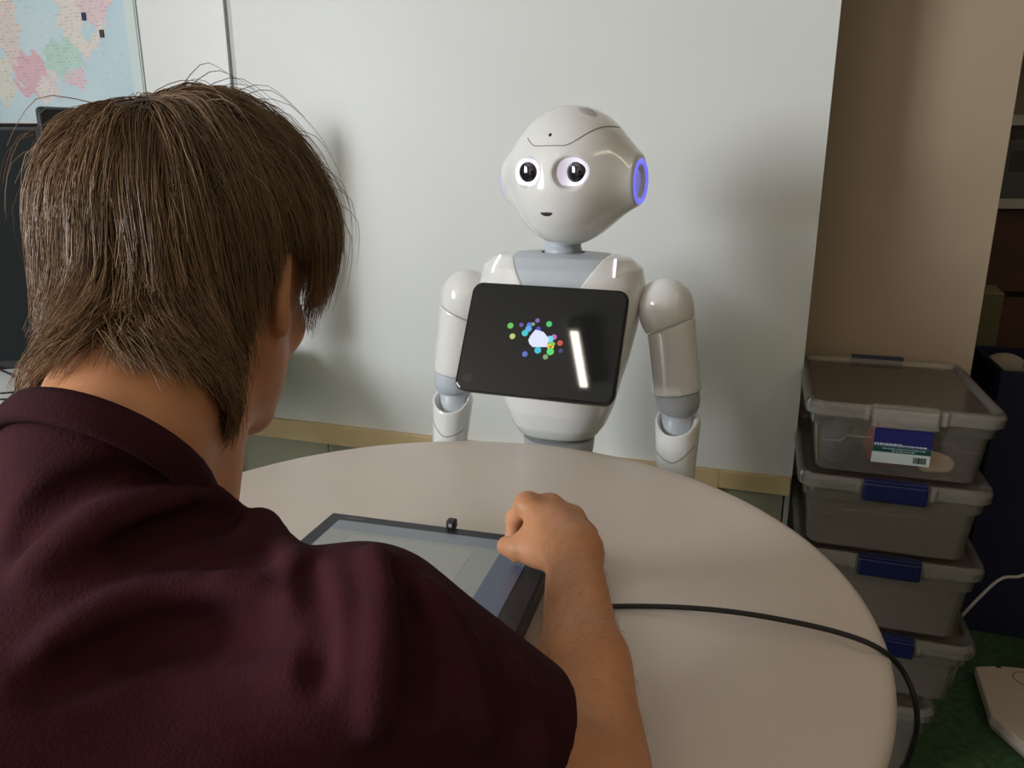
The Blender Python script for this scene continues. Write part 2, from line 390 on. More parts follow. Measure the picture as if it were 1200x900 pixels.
# wall map with clear laminated edge
mu0, mz0 = wall_uz(0, 143, .006); mu1, _ = wall_uz(163, 60, .006)
mu0 -= .75; mz1 = mz0+.95
def map_print():
    n, k = 460, 360; us = np.linspace(mu0, mu1, n); zs = np.linspace(mz0, mz1, k)
    U, Z = np.meshgrid(us, zs, indexing='ij')
    vs = np.stack([W0.x+RU.x*U+RN.x*.006, W0.y+RU.y*U+RN.y*.006, Z], -1).reshape(-1, 3)
    i, j = np.meshgrid(np.arange(n-1), np.arange(k-1), indexing='ij'); a = (i*k+j).ravel()
    F = np.stack([a, a+k, a+k+1, a+1], 1)
    def wob(U, Z, s): return .010*np.sin(U*90+s)*np.sin(Z*120+1.7*s)+.006*np.sin(U*210+Z*160+s)
    Cc = np.zeros((n, k, 3)); Cc[:] = (.50, .72, .82)
    Cc += (.10*np.sin(U*9+Z*5)+.05*np.sin(U*23-Z*17))[..., None]*np.array([.7, .5, .3])
    def blob(cx, cy, rx, ry, col, s):
        c = on_wall(cx, cy); cu = (c-W0).dot(RU); d = ((U-cu+wob(U, Z, s))/rx)**2+((Z-c.z+wob(Z, U, s))/ry)**2
        Cc[d < 1] = col
    blob(12, 35, .035, .11, (.80, .66, .62), 1); blob(8, 95, .03, .06, (.78, .76, .66), 2); blob(40, 88, .062, .055, (.80, .42, .52), 3)
    blob(96, 20, .075, .09, (.80, .72, .64), 4); blob(112, 5, .05, .05, (.80, .55, .60), 5); blob(75, 67, .062, .042, (.42, .72, .62), 6)
    blob(62, 100, .03, .035, (.82, .70, .70), 7); blob(92, 92, .04, .022, (.80, .55, .62), 8); blob(106, 38, .022, .02, (.45, .70, .78), 9)
    blob(55, 108, .02, .03, (.86, .76, .72), 10); blob(-60, 40, .14, .16, (.55, .72, .55), 11); blob(-150, 60, .12, .2, (.8, .75, .55), 12)
    blob(-90, -70, .2, .12, (.78, .6, .62), 13)
    land = np.abs(Cc-np.array([.50, .72, .82])).sum(-1) > .25
    g_ = np.random.default_rng(3); runs = np.repeat(g_.random((n//3+1, k)), 3, 0)[:n]
    txt = (runs < .38) & (g_.random((n, k)) < .8) & ((np.arange(k)[None] % 3) == 0)
    Cc[txt & land] *= .62
    Cc[txt & ~land & (runs < .07)] *= .75
    me = np_mesh(vs, F); ca = me.color_attributes.new('print', 'FLOAT_COLOR', 'POINT')
    Cc = Cc*.72+.24
    ca.data.foreach_set('color', np.concatenate([np.clip(Cc, 0, 1).reshape(-1, 3), np.ones((n*k, 1))], 1).ravel())
    return me
mt = thing('wall_map', 'pale blue laminated world map with pink and green countries on the white wall', 'map', rw((mu0+mu1)/2, 0, mz0))
def keep(o, parent):
    o.parent = parent; o.matrix_parent_inverse = Matrix.LocRotScale(parent.location, parent.rotation_euler, None).inverted(); return o
keep(link('map_sheet', map_print(), mat('map_paper', (.6, .7, .8), .28, vcol='print')), mt)
keep(room_box('map_backing', mu0, mu1, .0045, .0055, mz0, mz1, M_PAPER), mt)
keep(room_box('laminate_edge', mu1-.030, mu1, .0065, .0075, mz0-.004, mz1, mat('laminate', (.72, .82, .82), .15)), mt)
keep(room_box('laminate_fold', mu1+.002, mu1+.006, .0045, .0075, mz0-.004, mz1, mat('laminate_line', (.55, .66, .62), .3)), mt)
for px, py, m_ in ((101, 20, M_BLUE), (122, 40, M_DARK)):
    u, z = wall_uz(px, py); keep(room_box('map_marker', u-.006, u+.006, .0066, .009, z-.009, z+.009, m_), mt)

# ================================================================ round table
TC = Vector((-.08, .755, 0)); TR_, TZ = .454, .73
tb = thing('round_table', 'round off-white laminate table between the person and the robot', 'table', TC)
prof = [(0.001, TZ-.028), (TR_-.03, TZ-.028)]+[(TR_-.014+.014*math.cos(a), TZ-.014+.014*math.sin(a)) for a in np.linspace(-math.pi/2, math.pi/2, 11)]+[(TR_-.03, TZ), (.001, TZ)]
lathe('tabletop', prof, M_TABLE, tb, n=160, caps=False)
lathe('pedestal', [(.0351, .03), (.035, TZ-.05), (.12, TZ-.04), (.12, TZ-.0285)], M_STEEL, tb, n=32)
for k in range(4):
    box('table_foot', (.03, -.03, 0), (.32, .03, .032), M_STEEL, tb, .006, mtx=Matrix.Rotation(math.radians(45+90*k), 4, 'Z'))

# ================================================================ robot
RX, RY = .085, 1.31
rob = thing('humanoid_robot', 'white humanoid robot with big round eyes and a tablet on its chest behind the table', 'robot', (RX, RY, 0), YAW)
# --- head
H = Sdf()
H.ell((0, .0, 1.163), (.100, .100, .0985), 0)
H.ell((0, -.022, 1.113), (.064, .072, .064), .06)
for s in (-1, 1): H.cone((s*.05, .004, 1.150), (s*.122, .004, 1.144), .062, .036, .034)
H.fn(lambda x, y, z: np.abs(x)-.115+0*y+0*z, [-.2, -.2, 1], [.2, .2, 1.3], .004, 'i')
for s in (-1, 1):
    H.ell((s*.118, .002, 1.144), (.012, .028, .028), .003, op='s')
    H.ell((s*.039, -.104, 1.158), (.0275, .023, .0255), .004, op='s')
head = sdf_obj('head', H, (-.135, -.115, 1.03), (.135, .115, 1.275), .0022, M_WHITE, rob)
hv = BVHTree.FromPolygons([v.co for v in head.data.vertices], [tuple(p.vertices) for p in head.data.polygons])
def cast(x, z, y0=-.3):
    h = hv.ray_cast(Vector((x, y0, z)), Vector((0, 1, 0)))
    return (h[0], h[1]) if h[0] is not None else (Vector((x, 0, z)), Vector((0, -1, 0)))
def decal(name, outline, m, parent, off=.0008, rings=6):
    cx = sum(p[0] for p in outline)/len(outline); cz = sum(p[1] for p in outline)/len(outline); n = len(outline)
    p, nn = cast(cx, cz); vs = [p+nn*off]; fs = []
    for r in range(1, rings+1):
        t = r/rings
        for x, z in outline:
            p, nn = cast(cx+(x-cx)*t, cz+(z-cz)*t); vs.append(p+nn*(off if r < rings else -.0006))
    for k in range(n): fs.append((0, 1+k, 1+(k+1) % n))
    for r in range(rings-1):
        for k in range(n): fs.append((1+r*n+k, 1+(r+1)*n+k, 1+(r+1)*n+(k+1) % n, 1+r*n+(k+1) % n))
    return link(name, mesh_from(vs, fs), m, parent, smooth=True)
def super_outline(cx, cz, rx, rz, flat=.75, n=36):
    out = []
    for k in range(n):
        a = 2*math.pi*k/n; x = rx*math.cos(a); z = rz*math.sin(a)
        if z < -flat*rz: z = -flat*rz-(abs(z)-flat*rz)*.25
        out.append((cx+x, cz+z))
    return out
for s in (-1, 1):
    e = decal('eye', super_outline(s*.039, 1.158, .0258, .0245, .8), M_EYE, head, .001)
    p, nn = cast(s*.039-.0005, 1.159)
    S = Sdf(); S.ell((s*.039+(.004 if s > 0 else .0), p.y+.0025, 1.159), (.0205, .0110, .0225), 0)
    sdf_obj('pupil', S, (s*.039-.03, p.y-.02, 1.13), (s*.039+.03, p.y+.02, 1.19), .0012, M_PUPIL, e)
decal('mouth', [(.0125*math.cos(a), 1.098+(.001*math.sin(a) if math.sin(a) > 0 else .0065*math.sin(a))) for a in np.linspace(0, 2*math.pi, 24, endpoint=False)], M_DARK, head, .0006, 3)
decal('camera_lens', [(.0035*math.cos(a)-.002, 1.213+.0035*math.sin(a)) for a in np.linspace(0, 2*math.pi, 14, endpoint=False)], M_PUPIL, head, .001, 2)
seam = []
for x in np.linspace(-.045, .078, 60):
    q_ = min(1, max(0, (abs(x)-.022)/.050)); z = 1.197+.029*q_*q_*(3-2*q_)
    p, nn = cast(x, z); seam.append(p+nn*.0001)
tube('forehead_seam', seam, .0009, M_SEAM, head, 6)
vs = []; fs = []
for r_ in range(4):
    for k in range(24):
        a = 2*math.pi*k/24; h = hv.ray_cast(Vector((.036+.018*r_/3*math.cos(a), -.030+.014*r_/3*math.sin(a), 1.5)), Vector((0, 0, -1))); vs.append(h[0]+h[1]*(.0008 if r_ < 3 else -.0004))
for r_ in range(3):
    for k in range(24): fs.append((r_*24+k, (r_+1)*24+k, (r_+1)*24+(k+1) % 24, r_*24+(k+1) % 24))
link('touch_sensor', mesh_from(vs, fs), mat('sensor_grey', (.50, .47, .45), .45), head, smooth=True)
for s in (-1, 1):
    ring, rin = [], []
    for k in range(48):
        a = 2*math.pi*k/48; ring.append((s*.1140, .003+.0315*math.cos(a), 1.144+.0315*math.sin(a)))
    ring.append(ring[0]); eo = tube('ear_ring', ring, .0042, M_EAR, head, 8)
    S = Sdf(); S.ell((s*.1065, .002, 1.144), (.004, .029, .029), 0)
    sdf_obj('ear_speaker', S, (s*.1065-.01, -.04, 1.1), (s*.1065+.01, .04, 1.19), .0015, M_EARIN, eo)
head.rotation_euler = (0, 0, math.radians(-8.5)); head.location = (.015, 0, 0)
# --- neck
lathe('neck', [(.034, 1.008), (.0325, 1.015), (.0315, 1.03), (.0318, 1.034), (.0305, 1.0345), (.030, 1.05), (.029, 1.085)], M_RGREY, rob, 40, (0, .006, 0))
tube('neck_gap', [(.0345*math.cos(a), .006+.0345*math.sin(a), 1.0265-.004*math.sin(-a)*(1 if a > math.pi else 0)) for a in np.linspace(0, 2*math.pi, 41)], .003, M_DARK, rob, 6)
# --- torso
ZT = [.700, .712, .73, .76, .80, .85, .92, .975, 1.005, 1.022, 1.032]
WT = [.040, .070, .083, .095, .105, .119, .134, .142, .136, .115, .05]
DT = [.036, .060, .070, .078, .083, .090, .095, .092, .078, .058, .03]
def torso_fn(g, yo=0):
    def fn(x, y, z):
        zz = np.clip(z, ZT[0], ZT[-1]); w = np.interp(zz, ZT, WT)+g; d = np.interp(zz, ZT, DT)+g
        e = ((np.abs(x)/w)**2.5+(np.abs(y-yo)/d)**2.5)**(1/2.5)
        return np.maximum((e-1)*np.minimum(w, d)*.9, np.maximum(ZT[0]-z, z-ZT[-1]-g))
    return fn
LO, HI = [-.2, -.15, .69], [.2, .15, 1.05]
def yoke(x, y, z): return np.maximum(np.maximum(np.abs(x-.004)-(.060+(z-1.0)*.65), .86-z), 0*y-1)
S = Sdf(); S.fn(torso_fn(0), LO, HI); S.fn(yoke, LO, HI, .003, 's'); S.cone((0, .006, .98), (0, .006, 1.1), .0365, .0365, .002, 's')
torso = sdf_obj('torso', S, (-.16, -.12, .69), (.16, .12, 1.045), .0026, M_WHITE, rob)
S = Sdf(); S.fn(torso_fn(-.0035), LO, HI); S.fn(lambda x, y, z: yoke(x, y, z)-.004, LO, HI, .001, 'i'); S.cone((0, .006, .98), (0, .006, 1.1), .037, .037, .001, 's')
sdf_obj('collar_plate', S, (-.16, -.12, .84), (.16, .12, 1.045), .0026, M_RGREY, rob)
tv = BVHTree.FromPolygons([v.co for v in torso.data.vertices], [tuple(p.vertices) for p in torso.data.polygons])
for s in (-1, 1):
    pts = []
    for t in np.linspace(0, 1, 8):
        h = tv.ray_cast(Vector((s*(.098+.004*t), -.035-.028*t, 1.2)), Vector((0, 0, -1)))
        if h[0] is not None: pts.append(h[0]+h[1]*.0006)
    tube('shoulder_light', pts, .0021, M_LED, rob, 6)
# bottom of torso: waist, hips, single leg and foot
lathe('waist', [(.054, .64), (.062, .68), (.064, .703)], M_RGREY2, rob, 40)
S = Sdf(); S.ell((0, .0, .62), (.085, .075, .07), 0); S.cone((0, 0, .6), (0, .0, .36), .07, .075, .03)
sdf_obj('hip', S, (-.11, -.11, .27), (.11, .11, .70), .004, M_WHITE, rob)
S = Sdf(); S.cone((0, .0, .34), (0, .0, .12), .08, .105, .02)
for k in range(3):
    a = math.radians(90+120*k); S.cone((0, 0, .09), (.13*math.cos(a), .13*math.sin(a), .05), .09, .075, .05)
S.fn(lambda x, y, z: .012-z+0*x+0*y, [-.4]*3, [.4]*3, .004, 'i')
sdf_obj('leg_base', S, (-.25, -.25, 0), (.25, .25, .44), .005, M_WHITE, rob)
for k in range(3):
    a = math.radians(90+120*k); lathe('wheel', [(.02, 0), (.025, .01), (.025, .03), (.02, .04)], M_DARK, rob, 20, (.11*math.cos(a), .11*math.sin(a), 0))
# --- arms
for s in (-1, 1):
    X = lambda x: s*x
    S = Sdf(); S.ell((X(.174), .004, .945), (.042, .045, .045), 0); S.cone((X(.178), .004, .94), (X(.190), .004, .90), .042, .0405, .02)
    S.cut((X(.188), .004, .914), (s*.40, -.10, -.9)); S.ell((X(.112), 0, .92), (.026, .10, .10), .004, op='s')
    sh = sdf_obj('shoulder', S, (X(.18)-.075, -.07, .86), (X(.18)+.075, .08, 1.03), .0025, M_WHITE, rob)
    S = Sdf(); S.cone((X(.183), .004, .945), (X(.203), .006, .80), .0400, .0410, .01); S.cut((X(.188), .004, .9125), (s*-.40, .10, .9)); S.cut((X(.2), .004, .800), (s*.15, 0, -1), .003)
    sdf_obj('upper_arm', S, (X(.19)-.075, -.07, .76), (X(.19)+.075, .08, .99), .0025, M_WHITE, rob)
    S = Sdf(); S.cone((X(.199), .006, .83), (X(.205), .006, .785), .0375, .0375, .01); S.cut((X(.2), .004, .7995), (s*-.15, 0, 1)); S.cut((X(.205), .004, .768), (-s*.12, .35, -1), .008)
    sdf_obj('elbow_ring', S, (X(.2)-.07, -.06, .74), (X(.2)+.07, .07, .82), .0022, M_RGREY2 if s > 0 else M_RGREY, rob)
    lathe('elbow_joint', [(.025, .70), (.0258, .735), (.0258, .778)], M_RGREY, rob, 32, (X(.206), .006, 0))
    S = Sdf(); S.cone((X(.208), .004, .745), (X(.212), -.015, .63), .038, .030, .01)
    S.ell((X(.206), -.012, .775), (.034, .034, .052), .004, op='s'); S.cut((X(.208), 0, .757), (0, -.35, 1), .004)
    fa = sdf_obj('forearm', S, (X(.21)-.06, -.08, .58), (X(.21)+.06, .06, .79), .0025, M_WHITE, rob)
    arc = []
    for t in np.linspace(-1.15, 1.15, 25):
        q = np.array([X(.209)+.036*math.sin(t), -.004-.036*math.cos(t), .688+.022*abs(math.sin(t))**1.5+ .01*s*math.sin(t)]); g = S.grad(q[None])[0]; q = q-g*S.at(q[None])[0]; arc.append(q+g*.0001)
    tube('forearm_seam', arc, .0009, M_SEAM, fa, 6)
    S = Sdf(); S.ell((X(.213), -.022, .575), (.022, .032, .042), 0)
    for k in range(4): S.cone((X(.213), -.045+.016*k, .55), (X(.205), -.047+.017*k, .505), .009, .0075, .006); S.cone((X(.205), -.047+.017*k, .505), (X(.193), -.045+.016*k, .475), .0075, .006, .004)
    S.cone((X(.205), -.05, .58), (X(.192), -.075, .54), .009, .0075, .006)
    sdf_obj('hand', S, (X(.21)-.06, -.1, .45), (X(.21)+.06, .05, .64), .0028, M_RGREY, rob)
# --- chest tablet
TABC, TABT = Vector((.042, 1.126, .915)), math.radians(-29.6)
RYI = Matrix.Rotation(-YAW, 4, 'Z')
tab_loc = RYI @ (TABC-Vector((RX, RY, 0)))
MT = Matrix.Translation(tab_loc) @ Matrix.Rotation(TABT, 4, 'X') @ Matrix.Rotation(math.radians(.75), 4, 'Y')
tab = prism('chest_tablet', rrect(.2475, .1765, .017), 0, .014, M_BLACKG, rob, .004, MT)
prism('screen_glass', rrect(.240, .169, .014), -.0006, .001, M_BLACKG, tab, 0, MT)
def disc(cx, cz, r, col, e, k, nm='screen_dot'):
    out = [(cx+r*math.cos(a), cz+r*math.sin(a)) for a in np.linspace(0, 2*math.pi, 20, endpoint=False)]
    return prism(nm, out, -.00075-.00003*k, -.00055, mat('dot_%.2f_%.2f_%.2f' % col, tuple(c*.6 for c in col), .3, emit=col, es=e), tab, 0, MT)
def scr(px, py):
    h = Vector((0, 0, CAMZ)); r = ray(px, py); n = tn; hit = h+r*((TABC-h).dot(n)/r.dot(n))
    l = (Matrix.Translation((RX, RY, 0)) @ Matrix.Rotation(YAW, 4, 'Z') @ MT).inverted() @ hit; return l.x, l.z
def zpx(x, y): return 580+x/11.25, 350+y/11.25
for k, (x, y, r, col) in enumerate([(205, 357, 3.6, (.15, .55, .12)), (232, 497, 3.4, (.55, .65, .2)), (350, 347, 2.6, (.12, .10, .35)), (455, 345, 3.0, (.10, .15, .75)), (505, 338, 2.2, (.2, .4, .25)), (445, 398, 3.8, (.12, .40, .85)), (397, 455, 3.8, (.05, .60, .70)), (563, 290, 2.6, (.25, .12, .45)), (717, 337, 3.4, (.08, .60, .18)), (575, 398, 2.6, (.08, .06, .60)), (780, 510, 3.2, (.55, .15, .65)), (860, 587, 3.2, (.65, .08, .06)), (868, 690, 2.4, (.06, .05, .22)), (735, 632, 4.0, (.75, .70, .02)), (732, 700, 4.2, (.10, .75, .18)), (668, 770, 3.0, (.25, .40, .18)), (567, 682, 3.9, (.05, .55, .70)), (397, 732, 3.2, (.12, .16, .60)), (725, 540, 4.2, (.15, .75, .80)), (768, 600, 2.4, (.25, .6, .1)), (735, 640, 1.6, (.55, .12, .02))]):
    cx, cz = scr(*zpx(x, y)); disc(cx, cz, r*1.19/900, col, .42, k)
blob_px = [(540, 415), (600, 428), (650, 450), (690, 500), (720, 540), (700, 590), (690, 640), (600, 640), (500, 640), (460, 600), (445, 550), (470, 500), (500, 460)]
prism('screen_shape', [scr(*zpx(*p)) for p in blob_px], -.0024, -.00055, mat('screen_pale', (.4, .42, .5), .3, emit=(.62, .68, .88), es=.62), tab, 0, MT)
cx, cz = scr(548, 443)
prism('home_button', [(cx+.009*math.cos(a), cz+.007*math.sin(a)) for a in np.linspace(0, 2*math.pi, 24, endpoint=False)], -.0011, -.0005, mat('button_dark', (.022, .022, .022), .25), tab, 0, MT)
S = Sdf(); a0 = tab_loc+Vector((0, .055, .02)); S.cone(tuple(a0), (0, -.04, .93), .028, .045, .01)
sdf_obj('tablet_mount', S, (-.08, -.24, .82), (.08, -.02, 1.0), .004, M_RGREY2, rob)

# ================================================================ seated person
EL, WR = P(694, 936, .495), P(672, 648, .702)
SHR = P(432, 762, .42); SHL = np.array([-.415, .40, .895]); ELL = np.array([-.47, .43, .77]); WRL = np.array([-.31, .60, .767])
C7 = np.array([-.238, .430, .972]); MIDB = np.array([-.248, .145, .775]); PEL = np.array([-.258, .03, .567])
HC = P(230, 292, .585)
az, pt = math.radians(10), math.radians(-20)
HF = np.array([math.sin(az)*math.cos(pt), math.cos(az)*math.cos(pt), math.sin(pt)])
HR = np.cross(HF, [0, 0, 1]); HR /= np.linalg.norm(HR); HU = np.cross(HR, HF)
HM = np.stack([HR, HF, HU])
def hl(r, f, u): return HC+HR*r+HF*f+HU*u
def to_head(p): return (np.asarray(p)-HC) @ HM.T
HEAD = Sdf()
HEAD.ell(hl(0, -.008, .012), (.077, .096, .092), 0, HM)
HEAD.ell(hl(0, .03, -.055), (.060, .064, .080), .03, HM)
HEAD.ell(hl(0, .035, .03), (.066, .06, .06), .03, HM)
for s in (-1, 1):
    HEAD.cone(hl(s*.056, -.002, -.065), hl(s*.02, .066, -.118), .018, .018, .025)
    HEAD.ell(hl(s*.036, .07, -.048), (.022, .018, .02), .02, HM)
HEAD.ell(hl(0, .072, -.118), (.024, .02, .018), .02, HM)
BODY = Sdf(); BODY.ops += HEAD.ops
BODY.cone(hl(0, .085, -.005), hl(0, .112, -.046), .009, .013, .014)                        # nose
for s in (-1, 1):
    BODY.ell(hl(s*.030, .098, -.008), (.016, .012, .010), .008, HM, 's')                   # eye sockets
    BODY.ell(hl(s*.030, .084, -.009), (.0125, .0125, .0115), .003, HM)                     # eyes
    BODY.cone(hl(s*.012, .094, .012), hl(s*.046, .082, .010), .006, .005, .012)            # brow
    BODY.ell(hl(s*.0115, .107, -.05), (.007, .009, .007), .006, HM)
    ec = hl(s*.0785, -.012, -.030)                                                         # ears
    a = math.radians(28)*s
    ER = np.stack([HR*math.cos(a)+HF*math.sin(a), -HR*math.sin(a)+HF*math.cos(a), HU])
    BODY.ell(ec, (.0085, .0185, .033), .006, ER)
    BODY.ell(ec+HR*s*.009+HF*.003+HU*.003, (.0075, .0110, .0215), .004, ER, 's')
    BODY.ell(ec+HU*-.026+HF*.004, (.006, .009, .010), .006, ER)
BODY.cone(hl(-.014, .094, -.083), hl(.014, .094, -.083), .0055, .0055, .006)               # lips
BODY.cone(hl(-.012, .092, -.092), hl(.012, .092, -.092), .006, .006, .006)
NECK = Sdf(); NECK.cone(hl(0, -.028, -.05), C7+[0, .012, .03], .052, .051, .03); NECK.cone(hl(.01, .01, -.09), C7+[0.005, .05, -.03], .036, .045, .03)
BODY.cone(hl(0, -.028, -.05), C7+[0, .012, .03], .052, .051, .03)                          # neck
BODY.cone(hl(.01, .01, -.09), C7+[0.005, .05, -.03], .036, .045, .03)
# trunk, pelvis, legs (seated)
def trunk(S, g, k=.035):
    S.cone(C7+[0, .0, -.078], MIDB+[0, .03, 0], .085+g, .108+g, k); S.cone(MIDB+[0, .03, 0], PEL, .108+g, .122+g, k)
    S.cone(SHR+[-.02, .01, -.012], C7+[0, .015, -.092], .050+g, .070+g, k); S.cone(SHL+[.02, .01, -.01], C7+[0, .015, -.092], .050+g, .070+g, k)
    S.cone(SHR+[-.05, -.01, -.05], MIDB+[.03, .02, -.02], .07+g, .105+g, k); S.cone(SHL+[.04, -.01, -.05], MIDB+[-.03, .02, -.02], .07+g, .105+g, k)
trunk(BODY, -.028)
KN = [PEL+[-.12, .42, -.05], PEL+[.13, .42, -.05]]; AN = [np.array([-.40, .42, .10]), np.array([-.10, .42, .10])]
for s, kn, an in zip((-1, 1), KN, AN):
    BODY.cone(PEL+[s*.09, 0, -.03], kn, .082, .06, .04); BODY.cone(kn, an, .056, .038, .02)
    BODY.cone(an+[0, -.02, -.06], an+[0, .15, -.07], .035, .028, .02)
# arms
BODY.cone(SHR, EL, .038, .037, .02); BODY.cone(SHL, ELL, .047, .041, .02); BODY.cone(ELL, WRL, .04, .026, .02)
fm = EL+(WR-EL)*.45
BODY.cone(EL, fm, .0375, .0335, .015); BODY.cone(fm, WR, .0330, .0238, .015)
BODY.cone(EL+[.010, .03, .0], fm+[.005, 0, 0], .030, .026, .015)
# right hand, closed with the thumb and forefinger pinching down on the tablet
MCP = [P(618, 592, .764), P(645, 595, .772), P(670, 608, .768), P(686, 628, .755)]
for i, mc in enumerate(MCP):
    r = (.0125, .0125, .0118, .0105)[i]
    BODY.cone(WR+(MCP[i]-WR)*.05, mc, .0165, r*.92, .014); BODY.ell(mc, (r*1.06,)*3, .006)
    if i < 3: BODY.cone(mc, MCP[i+1], r*.72, r*.68, .008)
BODY.cone(WR, WR+(MCP[1]-WR)*.6, .0232, .0165, .015)
fing = [[P(604, 607, .797), P(602, 632, .800), P(606, 651, .796)], [P(632, 612, .808), P(628, 640, .800), P(640, 645, .772)],
        [P(660, 624, .806), P(656, 648, .790), P(664, 647, .765)], [P(686, 640, .788), P(682, 658, .774), P(684, 652, .755)]]
for i, ch in enumerate(fing):
    r0 = (.0105, .0103, .0098, .0088)[i]; prev = MCP[i]
    for j, q in enumerate(ch):
        BODY.cone(prev, q, r0-.0008*j, r0-.0008*(j+1), .004); prev = q
BODY.cone(P(656, 648, .716), P(632, 645, .733), .0205, .0165, .014)                         # thumb
BODY.cone(P(632, 645, .733), P(608, 643, .742), .0160, .0120, .006); BODY.cone(P(608, 643, .742), P(594, 640, .752), .0125, .0100, .004)
BODY.cone(P(640, 622, .74), P(622, 628, .745), .013, .011, .012)
# left hand resting flat beside the tablet
hd = np.array([.10, .055, -.006]); hd /= np.linalg.norm(hd); hp = np.array([-.055, .10, 0]); hp /= np.linalg.norm(hp)
BODY.cone(WRL, WRL+hd*.05+[0, 0, -.012], .022, .019, .02)
for i in range(4):
    b0 = WRL+hd*.085+hp*(.027-.018*i)+[0, 0, -.018]; BODY.cone(WRL+hd*.02+hp*(.012-.008*i), b0, .016, .0115, .015)
    L = (.030, .034, .031, .024)[i]; b1 = b0+hd*L*1.3+[0, 0, .004]; b2 = b1+hd*L+[0, 0, -.012]
    BODY.cone(b0, b1, .0105, .0092, .004); BODY.cone(b1, b2, .0092, .0078, .003)
BODY.cone(WRL+hd*.02-hp*.015, WRL+hd*.055-hp*.045+[0, 0, -.015], .014, .011, .012); BODY.cone(WRL+hd*.055-hp*.045+[0, 0, -.015], WRL+hd*.085-hp*.052+[0, 0, -.02], .0105, .009, .004)
axs = [axis(-.62, .16, .007, (-.32, .13), .0024), axis(-.08, .76, .007, (.35, .80), .0026), axis(0, 1.26, .008, (.745, 1.25), .0026)]
axs[1] = axis(-.08, .90, .007, (.36, .74), .0025)
v, f = surface_nets(BODY.grid(*axs), *axs)
person = link('person', np_mesh(v, f), M_SKIN, None, smooth=True)
tag(person, 'seated person with short brown hair and maroon t-shirt leaning over the black tablet', 'person')

# t-shirt
SH = Sdf(); trunk(SH, .004)
hem = SHR+(EL-SHR)*.60; ua = (EL-SHR)/np.linalg.norm(EL-SHR)
SH.cone(SHR, SHR+(EL-SHR)*1.05, .0555, .0530, .03)
SH.cone(SHL, SHL+(ELL-SHL)*.8, .058, .060, .03)
SH.cone(C7+[0, .008, .01], C7+[0, .010, .030], .0630, .0620, .03); SH.cone(C7+[0.005, .045, -.035], C7+[.004, .045, -.01], .054, .052, .03)
PELV = PEL
def along(x, y, z): return (x-hem[0])*ua[0]+(y-hem[1])*ua[1]+(z-hem[2])*ua[2]
# folds: soft ridges and hollows laid over the back and shoulder
folds = [('s', [(20, 630), (70, 590), (150, 562), (250, 548)], .005, .018), ('u', [(40, 668), (120, 612), (220, 586), (330, 590)], .0060, .018), ('s', [(150, 640), (230, 610), (300, 612)], .006, .014),
         ('u', [(285, 640), (305, 612), (330, 640), (352, 665)], .008, .012), ('s', [(360, 665), (372, 720), (372, 800)], .006, .012), ('u', [(440, 650), (452, 690), (448, 760), (440, 850)], .006, .014),
         ('s', [(470, 670), (490, 740), (495, 830)], .006, .014), ('u', [(500, 690), (545, 760), (565, 860)], .006, .014), ('u', [(600, 780), (630, 840), (635, 890)], .005, .01),
         ('u', [(60, 760), (180, 700), (300, 690)], .005, .02), ('s', [(60, 800), (200, 745), (330, 740)], .005, .02)]
base_ops = list(SH.ops); TR = Sdf(); TR.ops = base_ops
for op, pl, r, k in folds:
    pts = [TR.trace(*q) for q in pl]; pts = [q for q in pts if q is not None]
    sp = spline([tuple(q) for q in pts], 3) if len(pts) > 1 else []
    for a, b in zip(sp[:-1], sp[1:]):
        SH.cone(tuple(a), tuple(b), r*.55, r*.55, k, op)
SH.fn(along, hem-.2, hem+.2, .004, 'i')
SH.cone(hem-ua*.03, hem+ua*.1, .0465, .0485, .002, 's')
# neckline: tilted plane through the back of the collar and the front of the throat
nk0 = P(110, 487, .425); nk1 = P(288, 598, .485); nk2 = nk0+np.array([-.10, .06, -.045])
nn_ = np.cross(nk1-nk0, nk2-nk0); nn_ /= np.linalg.norm(nn_); nn_ = nn_ if nn_[2] > 0 else -nn_
def neck_d(x, y, z): return NECK.comb('u', NECK.ops[0][1](x, y, z), NECK.ops[1][1](x, y, z), .03)
def neck_open(x, y, z):
    pl = (x-nk0[0])*nn_[0]+(y-nk0[1])*nn_[1]+(z-nk0[2])*nn_[2]
    return np.maximum(-pl, neck_d(x, y, z)-.032)
SH.fn(neck_open, C7-.22, C7+.26, .004, 's')
sax = [axis(-.62, .16, .007, (-.36, .10), .0032), axis(-.08, .60, .006, (.18, .48), .0032), axis(.5, 1.12, .007, (.70, 1.08), .0032)]
SH.fn(lambda x, y, z: .53-z+0*x+0*y, [-1, -1, .4], [1, 1, .55], .01, 'i')
v, f = surface_nets(SH.grid(*sax), *sax)
shirt = link('t_shirt', np_mesh(v, f), M_SHIRT, person, smooth=True)
# ribbed collar band
pts = []
nd = np.array([C7[0], C7[1]+.02, 0])
for k in range(56):
    a = 2*math.pi*k/56; d = np.array([math.cos(a), math.sin(a), 0]); d[2] = -(d[0]*nn_[0]+d[1]*nn_[1])/nn_[2]
    c = nd.copy(); c[2] = nk0[2]-((c[0]-nk0[0])*nn_[0]+(c[1]-nk0[1])*nn_[1])/nn_[2]-.006
    lo_, hi_ = .0, .085
    for _ in range(24):
        md = (lo_+hi_)/2
        if NECK.at((c+d*md)[None])[0] < .0120: lo_ = md
        else: hi_ = md
    pts.append(c+d*lo_)
vs, fs = [], []
for p in pts:
    o_ = (p-np.mean(pts, 0)); o_ -= nn_*(o_@nn_); o_ /= np.linalg.norm(o_)
    for dz, dr in ((-.016, .001), (-.012, .0035), (0, .003), (.0068, .001), (.0075, -.003), (.004, -.006), (-.012, -.008)): vs.append(p+nn_*dz+o_*dr)
m7 = 7
